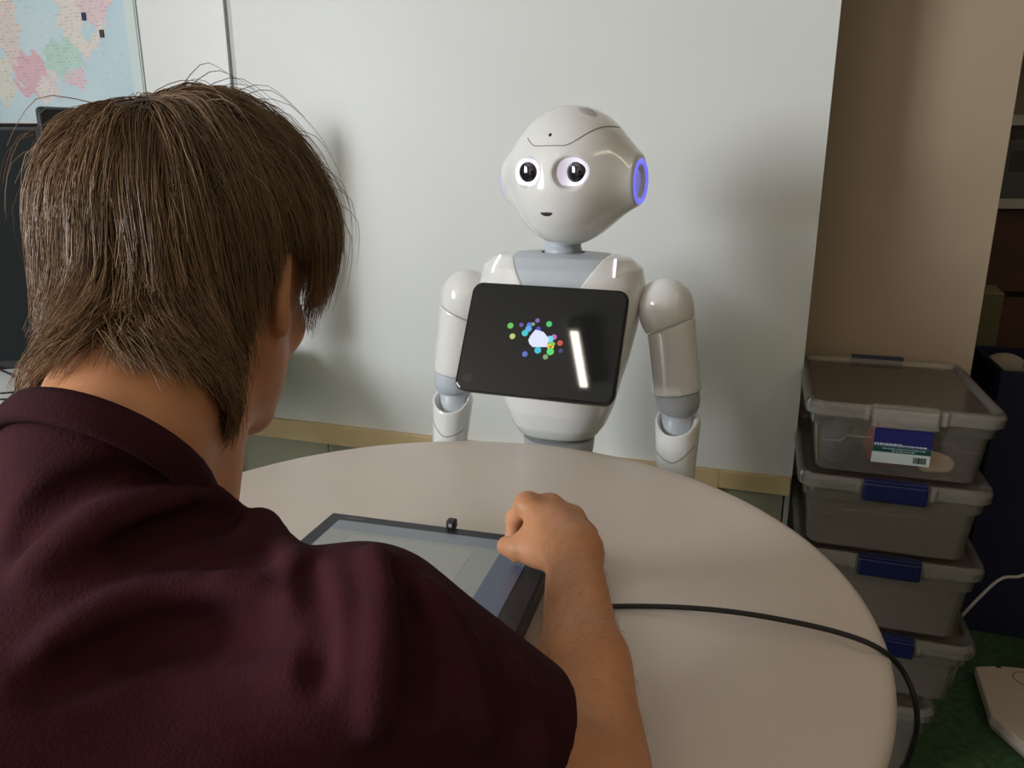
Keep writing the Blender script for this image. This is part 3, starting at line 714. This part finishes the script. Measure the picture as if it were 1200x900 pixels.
for k in range(56):
    for j in range(m7): fs.append((k*m7+j, ((k+1) % 56)*m7+j, ((k+1) % 56)*m7+(j+1) % m7, k*m7+(j+1) % m7))
link('collar', mesh_from(vs, fs), M_RIB, shirt, smooth=True)
# trousers and shoes (under the table)
S = Sdf(); S.cone(PEL+[-.07, 0, -.01], PEL+[.07, 0, -.01], .125, .125, .02)
for s, kn, an in zip((-1, 1), KN, AN):
    S.cone(PEL+[s*.09, 0, -.03], kn, .092, .07, .04); S.cone(kn, an+[0, 0, .0], .066, .055, .02)
S.fn(lambda x, y, z: z-.60+0*x+0*y, [-1, -1, .4], [1, 1, .9], .01, 'i'); S.fn(lambda x, y, z: .07-z+0*x+0*y, [-1, -1, 0], [1, 1, .12], .005, 'i')
sdf_obj('trousers', S, (-.62, -.08, .03), (.2, .72, .64), .009, M_TROUSER, person)
for an in AN:
    S = Sdf(); S.cone(an+[0, -.035, -.055], an+[0, .16, -.062], .045, .037, .02); S.cone(an+[0, -.01, -.05], an, .045, .045, .02)
    S.fn(lambda x, y, z: .002-z+0*x+0*y, [-1, -1, -.1], [1, 1, .06], .003, 'i')
    sdf_obj('shoe', S, tuple(an+[-.08, -.12, -.11]), tuple(an+[.08, .24, .06]), .005, M_BLACK2, person)

# hair: dark under-layer following the skull, then clumped strands
def hair_mask(p):
    q = to_head(p); r, f_, u = q[..., 0], q[..., 1], q[..., 2]
    back = np.clip((-f_-.0)/.05, 0, 1)
    low = np.where(f_ < .012, -.03-.088*back, .035+.1*np.clip((f_-.012)/.05, 0, 1)**1.2*.35)
    low = np.where((f_ > -.034) & (f_ < .022), np.maximum(low, .004), low)
    return u-low
CAP = Sdf(); CAP.ops += HEAD.ops[:3]
CAP.ops = [(op, (lambda fn: (lambda x, y, z: fn(x, y, z)-.004))(fn), lo-.004, hi+.004, k) for op, fn, lo, hi, k in CAP.ops]
CAP.fn(lambda x, y, z: -hair_mask(np.stack(np.broadcast_arrays(x, y, z), -1))*.8, HC-.16, HC+.16, .010, 'i')
cap = sdf_obj('hair', CAP, tuple(HC-.16), tuple(HC+.16), .003, M_HAIRCAP, person)

crown = hl(-.005, -.062, .080)
def sample_roots(n):
    out = []
    while sum(len(a) for a in out) < n:
        d = rng.normal(size=(n*2, 3)); d /= np.linalg.norm(d, axis=1, keepdims=True)
        p = HC+HU*.01+d*.15
        for _ in range(14): p = p-HEADG.grad(p)*HEADG.at(p)[:, None]
        m = hair_mask(p) > .0
        q = to_head(p); ear = (np.abs(q[:, 0]) > .05) & (q[:, 1] > -.022) & (q[:, 1] < .016) & (q[:, 2] < .012)
        out.append(p[m & ~ear])
    return np.concatenate(out)[:n]
HEADG = Sdf(); HEADG.ops = list(HEAD.ops[:3]); HEADG.cone(hl(0, -.028, -.05), C7+[0, .012, .03], .052, .051, .03)
def grow(roots, lengths, lift, n=9, wild=0.0):
    N = len(roots); p = roots.copy(); out = [p.copy()]; q = to_head(roots)
    part = rng.normal(size=(N, 3))*.10
    vel = None
    for i in range(1, n):
        g = HEADG.grad(p); away = p-crown; away -= HU*(away@HU)[:, None]*.3
        w = np.linalg.norm(away, axis=1, keepdims=True); away /= np.maximum(w, 1e-6)
        qq = to_head(p)
        down = np.tile(np.array([0, 0, -1.0]), (N, 1))
        sweep = HR*.35*np.clip(qq[:, 1:2]/.06, 0, 1)                     # fringe combed to his right
        t_ = away*.9*np.clip((qq[:, 2:3]+.075)/.07, .12, 1)+HF*.35*np.clip(-qq[:, 2:3]/.06-.4, 0, 1)+down*np.clip(.4+2.2*i/n, 0, 2.0)+part+sweep
        t_ -= g*(t_*g).sum(1, keepdims=True); t_ /= np.linalg.norm(t_, axis=1, keepdims=True)
        if vel is not None: t_ = .55*vel+.45*t_; t_ /= np.linalg.norm(t_, axis=1, keepdims=True)
        vel = t_; p = p+t_*(lengths/(n-1))[:, None]
        tgt = lift*np.minimum(1, 2.6*i/n)+.004
        p = p-g*((HEADG.at(p)-tgt)*.85)[:, None]
        out.append(p.copy())
    return np.stack(out, 1)
NG, NC = 1900, 13
gr = sample_roots(NG); gq = to_head(gr)
glen = np.where(gq[:, 2] > .03, rng.uniform(.075, .115, NG), np.where(gq[:, 2] > -.03, rng.uniform(.045, .08, NG), rng.uniform(.026, .045, NG)))
glen = np.where((gq[:, 1] > .0) & (gq[:, 2] < .03), glen*.55, glen)
glift = np.where(gq[:, 2] > -.02, rng.uniform(.006, .0150, NG), rng.uniform(.003, .008, NG))
G = grow(gr, glen, glift)
GN = HEADG.grad(G.reshape(-1, 3)).reshape(G.shape)
strands, cols = [], []
gcol = rng.uniform(.65, 1.35, NG)
for c in range(NC):
    off = rng.normal(size=(NG, 3))*.0052; n_ = GN[:, 0]; off -= n_*(off*n_).sum(1, keepdims=True)
    tt = np.linspace(0, 1, G.shape[1])[None, :, None]
    conv = 1-.70*tt**1.2
    st = G+off[:, None]*conv+GN*rng.uniform(-.005, .0035, (NG, 1, 1))*np.minimum(1, tt*2)+rng.normal(size=(NG, 1, 3))*.0022*tt**2
    ln = rng.uniform(.82, 1.0, NG)
    strands.append(st); cols.append(gcol*rng.uniform(.8, 1.25, NG))
st = np.concatenate(strands); cl = np.concatenate(cols)
# a few loose flyaway hairs on the crown
fr = sample_roots(400); fq = to_head(fr); fr = fr[fq[:, 2] > .045][:70]
fw = grow(fr, rng.uniform(.06, .10, len(fr)), rng.uniform(.018, .034, len(fr))); st = np.concatenate([st, fw]); cl = np.concatenate([cl, np.full(len(fr), 1.2)])
hq = to_head(st); bad = (np.abs(hq[..., 0]) > .055) & (hq[..., 1] > -.034) & (hq[..., 1] < .012) & (hq[..., 2] < -.008)
first = np.where(bad.any(1), np.maximum(bad.argmax(1)-1, 0), 99)
jj = np.minimum(np.arange(st.shape[1])[None], first[:, None]); st = np.take_along_axis(st, jj[..., None], 1)+rng.normal(size=st.shape)*1e-5
N, Sg = st.shape[:2]
tan = np.gradient(st, axis=1); tan /= np.maximum(np.linalg.norm(tan, axis=2, keepdims=True), 1e-9)
ref = rng.normal(size=(N, 1, 3)); aa = np.cross(tan, ref); aa /= np.maximum(np.linalg.norm(aa, axis=2, keepdims=True), 1e-9); bb = np.cross(tan, aa)
rad = np.linspace(.00042, .00012, Sg)[None, :, None]
ring = np.stack([st+rad*(aa*math.cos(2*math.pi*k/3)+bb*math.sin(2*math.pi*k/3)) for k in range(3)], 2)
V = ring.reshape(-1, 3)
si, li, ki = np.meshgrid(np.arange(N), np.arange(Sg-1), np.arange(3), indexing='ij')
b0 = (si*Sg+li)*3; F = np.stack([b0+ki, b0+(ki+1) % 3, b0+3+(ki+1) % 3, b0+3+ki], -1).reshape(-1, 4)
hm = np_mesh(V, F)
ca = hm.color_attributes.new('hair_col', 'FLOAT_COLOR', 'POINT')
tt = np.linspace(.75, 1.35, Sg)[None, :, None, None]
hc = np.clip(np.array([.20, .118, .062])*cl[:, None, None, None]*tt, 0, 1)*np.ones((1, 1, 3, 1))
ca.data.foreach_set('color', np.concatenate([hc.reshape(-1, 3), np.ones((N*Sg*3, 1))], 1).astype(np.float32).ravel())
hs = link('hair_strands', hm, M_HAIR, cap, smooth=True); hs['kind'] = 'stuff'

AR = Sdf(); AR.cone(EL, fm, .0375, .0335, .015); AR.cone(fm, WR, .0330, .0238, .015); AR.cone(EL+[.010, .03, .0], fm+[.005, 0, 0], .030, .026, .015); AR.cone(WR, WR+(MCP[2]-WR)*.6, .0232, .0165, .015)
nA = 650; tA = rng.uniform(.18, 1.1, nA); base = EL+(WR-EL)*tA[:, None]; dA = rng.normal(size=(nA, 3)); dA[:, 2] = np.abs(dA[:, 2])*.8+.0; dA /= np.linalg.norm(dA, axis=1, keepdims=True)
p = base+dA*.05
for _ in range(10): p = p-AR.grad(p)*AR.at(p)[:, None]
ax_ = (WR-EL)/np.linalg.norm(WR-EL); g = AR.grad(p); tA_ = ax_*.5+np.array([.65, 0, -.1])+rng.normal(size=(nA, 3))*.35
tA_ -= g*(tA_*g).sum(1, keepdims=True); tA_ /= np.linalg.norm(tA_, axis=1, keepdims=True); LA = rng.uniform(.006, .012, (nA, 1))
q1_ = p+tA_*LA*.5+g*LA*.22; q2_ = p+tA_*LA+g*LA*.30; sd = np.cross(tA_, g)*.00005
Vh = np.stack([p-sd, p+sd, p+g*.00015, q1_-sd*.8, q1_+sd*.8, q1_+g*.00012, q2_], 1).reshape(-1, 3)
Fh = []
for a_, b_, c_ in ((0, 1, 4), (0, 4, 3), (1, 2, 5), (1, 5, 4), (2, 0, 3), (2, 3, 5), (3, 4, 6), (4, 5, 6), (5, 3, 6)): Fh.append(np.arange(nA)[:, None]*7+np.array([a_, b_, c_]))
ah = link('arm_hair', np_mesh(Vh, np.concatenate(Fh)), mat('arm_hair_brown', (.30, .16, .07), .4), person); ah['kind'] = 'stuff'

# stool under the person
st_ = thing('stool', 'low grey stool under the seated person', 'stool', (PEL[0], PEL[1], 0))
lathe('seat', [(.001, .38), (.17, .38), (.18, .39), (.18, .415), (.17, .428), (.001, .428)], M_BLACK2, st_, 40, caps=False)
for k in range(4):
    a = math.radians(45+90*k); tube('leg', [(.13*math.cos(a), .13*math.sin(a), .382), (.19*math.cos(a), .19*math.sin(a), 0.0)], .012, M_STEEL, st_)

# ================================================================ tablet computer on the table
TTZ = .765; tyaw = math.radians(-15.5)
tl = on_z(390, 600, TTZ); TW, TD = .279, .200
tr_ = Vector((math.cos(tyaw), math.sin(tyaw), 0)); tbk = Vector((-math.sin(tyaw), math.cos(tyaw), 0))
tcen = tl+tr_*TW/2-tbk*TD/2
tp = thing('tablet_computer', 'thick black tablet computer lying on the round table under the raised hand', 'tablet', (tcen.x, tcen.y, TZ), tyaw)
hh = TTZ-TZ
box('keyboard_base', (-TW/2+.004, -TD/2+.004, .0005), (TW/2-.004, TD/2-.004, .017), M_BLACK, tp, .003)
box('display_housing', (-TW/2, -TD/2, .0178), (TW/2, TD/2, hh), M_BLACK2, tp, .0025)
def scq(name, x0, x1, y0, y1, col, e, k, par):
    return box(name, (x0, y0, hh-.001), (x1, y1, hh+.0004+.0002*k), mat('scr_%s_%.3f_%.3f' % (name, *col[:2]), col, .22, emit=col, es=e), par)
sg = scq('screen', -TW/2+.018, TW/2-.024, -TD/2+.028, TD/2-.018, (.19, .20, .185), .34, 0, tp)
scq('screen_toolbar', -TW/2+.018, TW/2-.024, TD/2-.040, TD/2-.018, (.15, .165, .18), .3, 1, sg)
scq('screen_sidebar', TW/2-.056, TW/2-.024, -TD/2+.028, TD/2-.040, (.07, .085, .125), .3, 1, sg)
scq('screen_page', -TW/2+.05, TW/2-.085, -TD/2+.03, TD/2-.048, (.215, .22, .195), .34, 1, sg)
wx = (on_z(527, 622, TTZ)-tcen).dot(tr_)
wc = box('webcam_clip', (wx-.0055, TD/2-.008, hh), (wx+.0055, TD/2+.003, hh+.011), M_BLACK, tp, .002)
box('lens', (wx-.002, TD/2-.0086, hh+.004), (wx+.002, TD/2-.0078, hh+.008), mat('lens_pale', (.35, .33, .35), .2), wc)
box('maker_badge', (-TW/2+.022, TD/2-.012, hh), (-TW/2+.045, TD/2-.008, hh+.0003), mat('badge', (.08, .08, .085), .4), tp)

# black cable across the table and over its edge
cz = TZ+.003
pts = [on_z(640, 716, cz), on_z(700, 711, cz), on_z(780, 711, cz+.004), on_z(850, 716, cz+.008), on_z(920, 727, cz+.008), on_z(985, 742, cz+.006), on_z(1030, 760, cz+.004)]
pts += [Vector(P(1057, 785, .73)), Vector(P(1072, 820, .725)), Vector(P(1074, 855, .73)), Vector(P(1064, 890, .745)), Vector(P(1045, 950, .80)), Vector((.34, .52, .30)), Vector((.40, .55, .012)), Vector((.6, .7, .006))]
tag(tube('power_cable', spline(pts, 10), .0027, M_CORD, n=10), 'black cable running from the tablet across the round table and over its edge', 'cable')

# ================================================================ stack of clear storage boxes
BYAW = math.radians(-18.0); br = Vector((math.cos(BYAW), math.sin(BYAW), 0)); bd = Vector((-math.sin(BYAW), math.cos(BYAW), 0))
LW, LL = .316, .395
def rr3(w, l, r, z, n=5): return [(x, y, z) for x, y in rrect(w, l, r, n)]
def ring_mesh(rings, closed_bottom=True):
    n = len(rings[0]); vs = [p for r in rings for p in r]; fs = []
    for i in range(len(rings)-1):
        for k in range(n): fs.append((i*n+k, i*n+(k+1) % n, (i+1)*n+(k+1) % n, (i+1)*n+k))
    if closed_bottom: fs.append(tuple(range(n))[::-1])
    return vs, fs
def storage_box(front_right, ztop, zbot, label, latch, w=LW):
    h = ztop-zbot
    c = front_right-br*w/2+bd*LL/2
    t = thing('storage_box', label, 'storage box', (c.x, c.y, zbot), BYAW, 'clear boxes stacked beside the pillar')
    b = h-.014
    rg = [rr3(w-.062, LL-.062, .018, .0), rr3(w-.052, LL-.052, .024, .004), rr3(w-.034, LL-.034, .026, b*.72), rr3(w-.022, LL-.022, .026, b*.74), rr3(w-.018, LL-.018, .026, b-.004), rr3(w-.006, LL-.006, .026, b-.002), rr3(w-.006, LL-.006, .026, b+.001)]
    vs, fs = ring_mesh(rg); o = link('body', mesh_from(vs, fs), M_CLEAR if latch is M_CLEAR_RIM else M_HAZE, t)
    md = o.modifiers.new('wall', 'SOLIDIFY'); md.thickness = .0018; md.offset = -1
    # moulded rail on the front: high at the middle, stepping down at both ends
    fy = lambda z: -((LL-.052)/2+(.018)/2*(z/(b*.72)))-.0008
    zz = b*.60; rail = [(-w/2+.030, fy(zz-.012), zz-.012), (-w/2+.062, fy(zz-.012), zz-.012), (-w/2+.074, fy(zz), zz), (w/2-.074, fy(zz), zz), (w/2-.062, fy(zz-.012), zz-.012), (w/2-.030, fy(zz-.012), zz-.012)]
    tube('front_rail', rail, .0013, M_CLEAR_RIM, t, 6)
    lid = [rr3(w, LL, .032, b-.010), rr3(w+.002, LL+.002, .033, b+.004), rr3(w-.004, LL-.004, .032, h-.002), rr3(w-.014, LL-.014, .028, h), rr3(w-.026, LL-.026, .022, h-.002), rr3(w-.034, LL-.034, .018, h-.009)]
    n = len(lid[0]); vs, fs = ring_mesh(lid, False); fs.append(tuple(range(5*n, 6*n)))
    o = link('lid', mesh_from(vs, fs), [M_CLEAR_RIM, M_LID], t); o.data.polygons[-1].material_index = 1
    md = o.modifiers.new('wall', 'SOLIDIFY'); md.thickness = .0016; md.offset = -1
    for s in (-1, 1):
        m_ = latch if s < 0 else M_BLUE
        y = s*(LL/2+.001)
        bm = bmesh.new()
        bm_box(bm, (-.052, min(y, y+s*.008), b-.022), (.052, max(y, y+s*.008), h-.001), .004)
        bm_box(bm, (-.052, min(y-s*.012, y+s*.006), h-.0015), (.052, max(y-s*.012, y+s*.006), h+.003), .002)
        link('latch', bm_mesh(bm), m_, t)
        if s < 0:
            for q in (-1, 1): box('latch_hinge', (q*.060-.004, y-.004, b-.012), (q*.060+.004, y+.002, h-.001), M_CLEAR_RIM, t, .001)
    return t, c, b, h
tops = [.190, .326, .485, .633, .770]; zb = 0; boxes = []
frs = [Vector((.790, 1.205, 0)), Vector((.842, 1.203, 0)), Vector((.832, 1.202, 0)), Vector((.822, 1.200, 0)), Vector((.822, 1.200, 0))]
labs = ['lowest clear plastic storage box, standing on the green floor', 'clear storage box with navy latch resting on the lowest box of the stack', 'clear storage box with navy latch in the middle of the stack',
        'clear storage box with navy latch directly under the box with a paper label', 'topmost clear storage box with a blue paper label and clear latch']
for i, (zt, fr_) in enumerate(zip(tops, frs)):
    boxes.append(storage_box(fr_, zt, zb+.0005 if i else 0, labs[i], M_CLEAR_RIM if i == 4 else M_BLUE)); zb = zt+.0005
# paper label of the top box
t5, c5, b5, h5 = boxes[4]
ly = -LL/2+.004; lw, lh = .092, .066; lx = .002; lz = b5-.022-lh
lab = box('paper_label', (lx-lw/2, ly-.0012, lz), (lx+lw/2, ly, lz+lh), mat('label_white', (.42, .46, .44), .4), t5)
box('label_blue', (lx-lw/2, ly-.0017, lz+.031), (lx+lw/2, ly-.0011, lz+lh), mat('label_blue', (.014, .014, .10), .35), lab)
box('label_green', (lx-lw/2, ly-.0017, lz+.020), (lx+lw/2, ly-.0011, lz+.0305), mat('label_green', (.008, .05, .04), .35), lab)
bm = bmesh.new(); x = -lw/2+.002
while x < lw/2-.012:
    w_ = random.uniform(.002, .006)
    bm_box(bm, (lx+x, ly-.0020, lz+.0325), (lx+x+w_, ly-.0016, lz+.0325+(.004 if x < 0 else .0022))); x += w_+.0012
for row, x0, x1 in ((.0265, -.03, .034), (.0225, -.015, .022)):
    x = x0
    while x < x1:
        w_ = random.uniform(.002, .007); bm_box(bm, (lx+x, ly-.0020, lz+row), (lx+x+w_, ly-.0016, lz+row+.0012)); x += w_+.0015
link('label_print', bm_mesh(bm), mat('label_pale', (.45, .50, .55), .4), lab)
bm = bmesh.new(); x = lw/2-.026
while x < lw/2-.006:
    w_ = random.choice((.0006, .0012, .002)); bm_box(bm, (lx+x, ly-.0018, lz+.004), (lx+x+w_, ly-.0011, lz+.015)); x += w_+random.choice((.0006, .001))
link('barcode', bm_mesh(bm), M_DARK, lab)
for q in (-1, 1): box('label_tab', (lx+q*(lw/2-.003)-.002, ly-.003, lz+lh-.004), (lx+q*(lw/2-.003)+.002, ly+.001, lz+lh+.007), M_DARK, lab, .0008)
# contents of the top box
def lump(name, lx, ly, lz, r, m, label, cat, seed):
    S = Sdf(); g = np.random.default_rng(seed); S.ell((0, 0, 0), r, 0)
    for _ in range(22):
        d = g.normal(size=3); d /= np.linalg.norm(d); S.ell(d*np.array(r)*.85, np.array(r)*g.uniform(.15, .36), .006)
    S.fn(lambda x, y, z: -r[2]*.93-z+0*x+0*y, [-.3]*3, [.3]*3, .004, 'i')
    p = Vector((c5.x, c5.y, t5.location.z+.004))+br*lx+bd*ly
    o = sdf_obj(name, S, [-1.5*a for a in r], [1.5*a for a in r], .004, m); o.location = (p.x, p.y, p.z+r[2]*.95+lz); o.rotation_euler = (0, 0, BYAW)
    return tag(o, label, cat)
lump('cloth_bundle', -.095, -.130, 0, (.028, .032, .042), mat('cloth_dark', (.05, .055, .05), .9), 'dark grey cloth bundle at the end of the top storage box', 'cloth', 1)
lump('cloth_bundle', -.014, -.115, 0, (.032, .040, .040), mat('cloth_red', (.30, .05, .03), .8), 'red cloth bundle inside the top storage box', 'cloth', 2)
lump('cloth_bundle', -.062, -.040, 0, (.030, .036, .022), mat('cloth_green', (.08, .13, .05), .9), 'green cloth bundle inside the top storage box', 'cloth', 3)
lump('paper_wad', .070, -.120, 0, (.030, .034, .016), mat('paper_beige', (.6, .45, .32), .8), 'crumpled beige paper inside the top storage box', 'paper', 4)

# ================================================================ desk with monitors on the left
def du(px, py, z): p = on_z(px, py, z); return (p-W0).dot(RU), (p-W0).dot(RN)
dz = .73
dk = thing('desk', 'beige desk against the white wall carrying the monitors', 'desk', rw(-1.5, .45, 0), YAW)
box('desktop', (-.86, -.38, dz-.03), (.93, .40, dz), M_DESK, dk, .003)
for x in (-.8, .62):
    for y in (-.33, .34): box('leg', (x-.025, y-.025, 0), (x+.025, y+.025, dz-.0305), M_STEEL, dk, .003)
# crumpled-edge white sheets on the desk
p0 = on_z(8, 462, dz)
sh_ = box('paper_sheet', (-.17, -.13, 0), (.15, .17, .0015), M_PAPER); sh_.location = (p0.x-.02, p0.y+.06, dz+.0005); sh_.rotation_euler = (0, 0, YAW+.25)
tag(sh_, 'white paper sheet lying under the cables on the desk', 'paper')
def monitor(px_l, px_r, py_t, py_b, fwd, yaw, label, rim, w=None):
    pr = P((px_r if px_r else px_l), py_t, fwd/CP)
    r = ray(px_r if px_r else px_l, py_t); top = Vector((0, 0, CAMZ))+r*(fwd/r.y)
    r2 = ray(px_r if px_r else px_l, py_b); bot = Vector((0, 0, CAMZ))+r2*(fwd/r2.y)
    w = w or .58; h = top.z-bot.z; cx = top.x+(-w/2*math.cos(yaw) if px_r else w/2*math.cos(yaw)); cy = fwd+(-w/2*math.sin(yaw) if px_r else w/2*math.sin(yaw))
    t = thing('computer_monitor', label, 'monitor', (cx, cy, dz+.0005), yaw, 'monitors on the desk')
    zb_ = bot.z-dz
    box('housing', (-w/2, -.012, zb_), (w/2, .03, zb_+h), M_BLACK2, t, .006)
    box('screen', (-w/2+rim, -.0135, zb_+rim+.008), (w/2-rim, -.0115, zb_+h-rim), mat('screen_off', (.012, .016, .017), .65, spec=.2), t)
    tube('top_bevel', [(-w/2+.004, -.012, zb_+.01), (-w/2+.004, -.012, zb_+h-.014), (-w/2+.014, -.012, zb_+h-.004), (w/2-.006, -.012, zb_+h-.004)], .0035, mat('bezel_gloss', (.06, .07, .08), .2), t, 6)
    box('stand', (-.035, .032, 0.012), (.035, .06, zb_+h*.5), M_BLACK, t, .004)
    box('stand_base', (-.12, -.05, 0), (.12, .13, .012), M_BLACK, t, .004)
    return t
monitor(None, 50, 145, 430, 1.70, math.radians(8), 'black monitor at the desk edge with its screen off', .014)
monitor(42, None, 125, 420, 1.52, math.radians(35), 'taller black monitor with a glossy bezel standing below the map', .02, .40)
def dp(px, py, h=.004): return on_z(px, py, dz+h)
cabs = [([(-30, 445), (0, 432), (18, 430), (36, 438), (60, 455)], .0022, 'thin black cable looping over the paper sheet'),
        ([(-20, 440), (2, 434), (17, 442), (18, 458), (6, 472), (-25, 490)], .0022, 'black cable bent into a hook on the paper sheet'),
        ([(-25, 462), (0, 461), (30, 459), (42, 463), (25, 467), (0, 468), (-25, 472)], .0020, 'thin black cable doubled back on the desk'),
        ([(-40, 492), (0, 483), (40, 474), (75, 466), (130, 455)], .0045, 'thick flat black cable beside the paper sheet'),
        ([(-40, 528), (0, 510), (30, 491), (60, 474), (110, 458)], .0042, 'thick black cable crossing the bare desk edge')]
for k, (pl, r, lb) in enumerate(cabs):
    tag(tube('desk_cable', spline([dp(x, y, .0024+r+.0025*k) for x, y in pl if x > -12], 8), r, M_CORD, n=8), lb, 'cable', 'cables on the desk')

# ================================================================ things beyond the pillar on the right
cs = on_z(1170, 820, .035)
def fl(px, py, z=.035): return on_z(px, py, z)
A, B, Cc_, D_ = fl(1143, 781), fl(1161, 838), fl(1203, 874), fl(1215, 779)
out = [A, B, Cc_, Cc_+br*.20+bd*.0, A+br*.36+bd*.06, A+br*.05+bd*.02]
cen = sum(out, Vector())/len(out)
sc_ = thing('floor_scale', 'white plastic flat device with chamfered corners on the green floor', 'scale', (cen.x, cen.y, 0))
prism('deck', [(p.x-cen.x, p.y-cen.y) for p in out], .012, .036, mat('cream_plastic', (.62, .53, .44), .3), sc_, .004, Matrix(((1, 0, 0, 0), (0, 0, 1, 0), (0, 1, 0, 0), (0, 0, 0, 1))))
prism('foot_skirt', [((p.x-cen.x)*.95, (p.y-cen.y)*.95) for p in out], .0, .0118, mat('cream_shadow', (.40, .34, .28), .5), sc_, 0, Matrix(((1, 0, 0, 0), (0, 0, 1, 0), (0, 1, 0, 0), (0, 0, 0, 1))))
rc = fl(1204, 797); tube('round_emblem', [(rc.x-cen.x+.028*math.cos(a), rc.y-cen.y+.028*math.sin(a), .036) for a in np.linspace(0, 2*math.pi, 33)], .0016, mat('emblem_line', (.35, .25, .18), .4), sc_, 6)
dm = fl(1170, 782); box('dark_mark', (dm.x-cen.x-.006, dm.y-cen.y-.004, .0355), (dm.x-cen.x+.006, dm.y-cen.y+.004, .0368), M_DARK, sc_)
# shelving unit in the dark corner
def at_fwd(px, py, fwd): r = ray(px, py); return Vector((0, 0, CAMZ))+r*(fwd/r.y)
p_sh = at_fwd(1196, 235, 2.45); zs1, zs2 = p_sh.z, at_fwd(1196, 130, 2.45).z
su = thing('shelf_unit', 'dark shelf unit with white shelf boards in the corner beyond the pillar', 'shelf', (p_sh.x+.42, p_sh.y+.25, 0), YAW)
M_DBROWN = mat('dark_brown_wood', (.045, .020, .012), .6, var=.2)
box('back_panel', (-.62, .16, 0), (.62, .18, 1.9), M_DBROWN, su)
box('side_panel', (-.64, -.17, 0), (-.62, .18, 1.9), M_DBROWN, su); box('side_panel', (.62, -.17, 0), (.64, .18, 1.9), M_DBROWN, su)
for z in (.08, .42, zs1, zs2, 1.62, 1.9):
    box('shelf_board', (-.62, -.19, z-.032), (.62, .16, z), mat('shelf_white', (.55, .52, .45), .4), su)
for k, z in enumerate((zs1, .42)):
    box('drawer_front', (-.6, -.15, .455) if k else (-.6, -.15, .76), (.6, -.13, .74) if k else (.6, -.13, zs1-.036), mat('rust_brown', (.10, .035, .02), .6, var=.2), su, .003)
SM = Matrix.Translation(su.location) @ Matrix.Rotation(YAW, 4, 'Z')
def shelf_item(name, x0, x1, y0, y1, z0, z1, m, label, cat, group=None):
    o = thing(name, label, cat, SM @ Vector(((x0+x1)/2, (y0+y1)/2, z0)), YAW, group)
    w, d, h = (x1-x0)/2, (y1-y0)/2, z1-z0
    box('cover', (-w, -d, 0), (w, d, h), m, o, .003); box('spine_label', (-w*.6, -d-.001, h*.45), (w*.6, -d+.001, h*.8), mat('spine_dim', (.05, .048, .045), .6), o)
    return o
bl = ['black binder standing beside the pillar on the upper shelf', 'navy binder beside the black binder on the shelf', 'dark brown binder on the shelf beside the navy binder', 'grey binder at the end of the row on the shelf']
for k in range(4):
    shelf_item('binder', -.58+k*.085, -.505+k*.085, -.14, .12, zs1+.0005, zs1+.20-.01*(k % 2), mat('binder_%d' % k, [(.015, .015, .016), (.015, .02, .05), (.05, .025, .015), (.10, .10, .10)][k], .5), bl[k], 'binder', 'binders on the shelf')
# green-edged tall board leaning by the pillar
pb = at_fwd(1150, 400, 2.12)
cbx = thing('cardboard_box', 'olive cardboard box standing behind the pillar edge', 'box', (pb.x+.02, pb.y+.09, 0), YAW-.1)
zt = at_fwd(1165, 345, 2.12).z
box('carton', (-.10, -.09, 0), (.055, .09, zt), mat('olive_card', (.13, .12, .055), .8), cbx, .002)
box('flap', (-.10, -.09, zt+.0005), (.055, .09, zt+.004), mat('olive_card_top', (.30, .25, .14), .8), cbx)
box('packing_tape', (-.03, -.0915, zt-.10), (-.0, -.0895, zt), mat('tape_tan', (.35, .25, .12), .4), cbx)
# navy fabric bin with pale cloth
pn = at_fwd(1186, 560, 1.80)
nb = thing('fabric_bin', 'navy fabric bin filled with pale cloth behind the storage boxes', 'bin', (pn.x+.14, pn.y+.06, 0), YAW)
znt = at_fwd(1186, 432, 1.80).z
M_NAVY = mat('navy_fabric', (.010, .014, .040), .9, bump=.3, bscale=200)
for lo, hi in (((-.19, -.15, 0), (.19, -.14, znt)), ((-.19, .14, 0), (.19, .15, znt)), ((-.19, -.1395, 0), (-.18, .1395, znt)), ((.18, -.1395, 0), (.19, .1395, znt)), ((-.18, -.1395, 0), (.18, .1395, .01))):
    box('bin_panel', lo, hi, M_NAVY, nb, .002)
S = Sdf(); g = np.random.default_rng(5)
for _ in range(12): S.ell(g.uniform((-.13, -.09, -.03), (.13, .09, .02)), g.uniform((.03, .03, .02), (.06, .05, .045)), .015)
cl_ = sdf_obj('cloth_pile', S, (-.175, -.135, -.1), (.175, .135, .1), .006, mat('pale_cloth', (.42, .36, .29), .9)); cl_.location = (nb.location.x, nb.location.y, znt-.02); cl_.rotation_euler = (0, 0, YAW)
tag(cl_, 'crumpled pale cloth heaped in the navy fabric bin', 'cloth')
# white cable behind the boxes
wp = [Vector((1.08, 1.69, .006)), Vector((1.095, 1.66, .10)), at_fwd(1158, 690, 1.62), at_fwd(1176, 677, 1.62), at_fwd(1205, 670, 1.64), Vector((1.25, 1.58, .40)), Vector((1.36, 1.56, .012)), Vector((1.62, 1.5, .006))]
tag(tube('white_cable', spline(wp, 8), .0035, M_WCORD, n=8), 'white cable arching behind the storage boxes', 'cable')
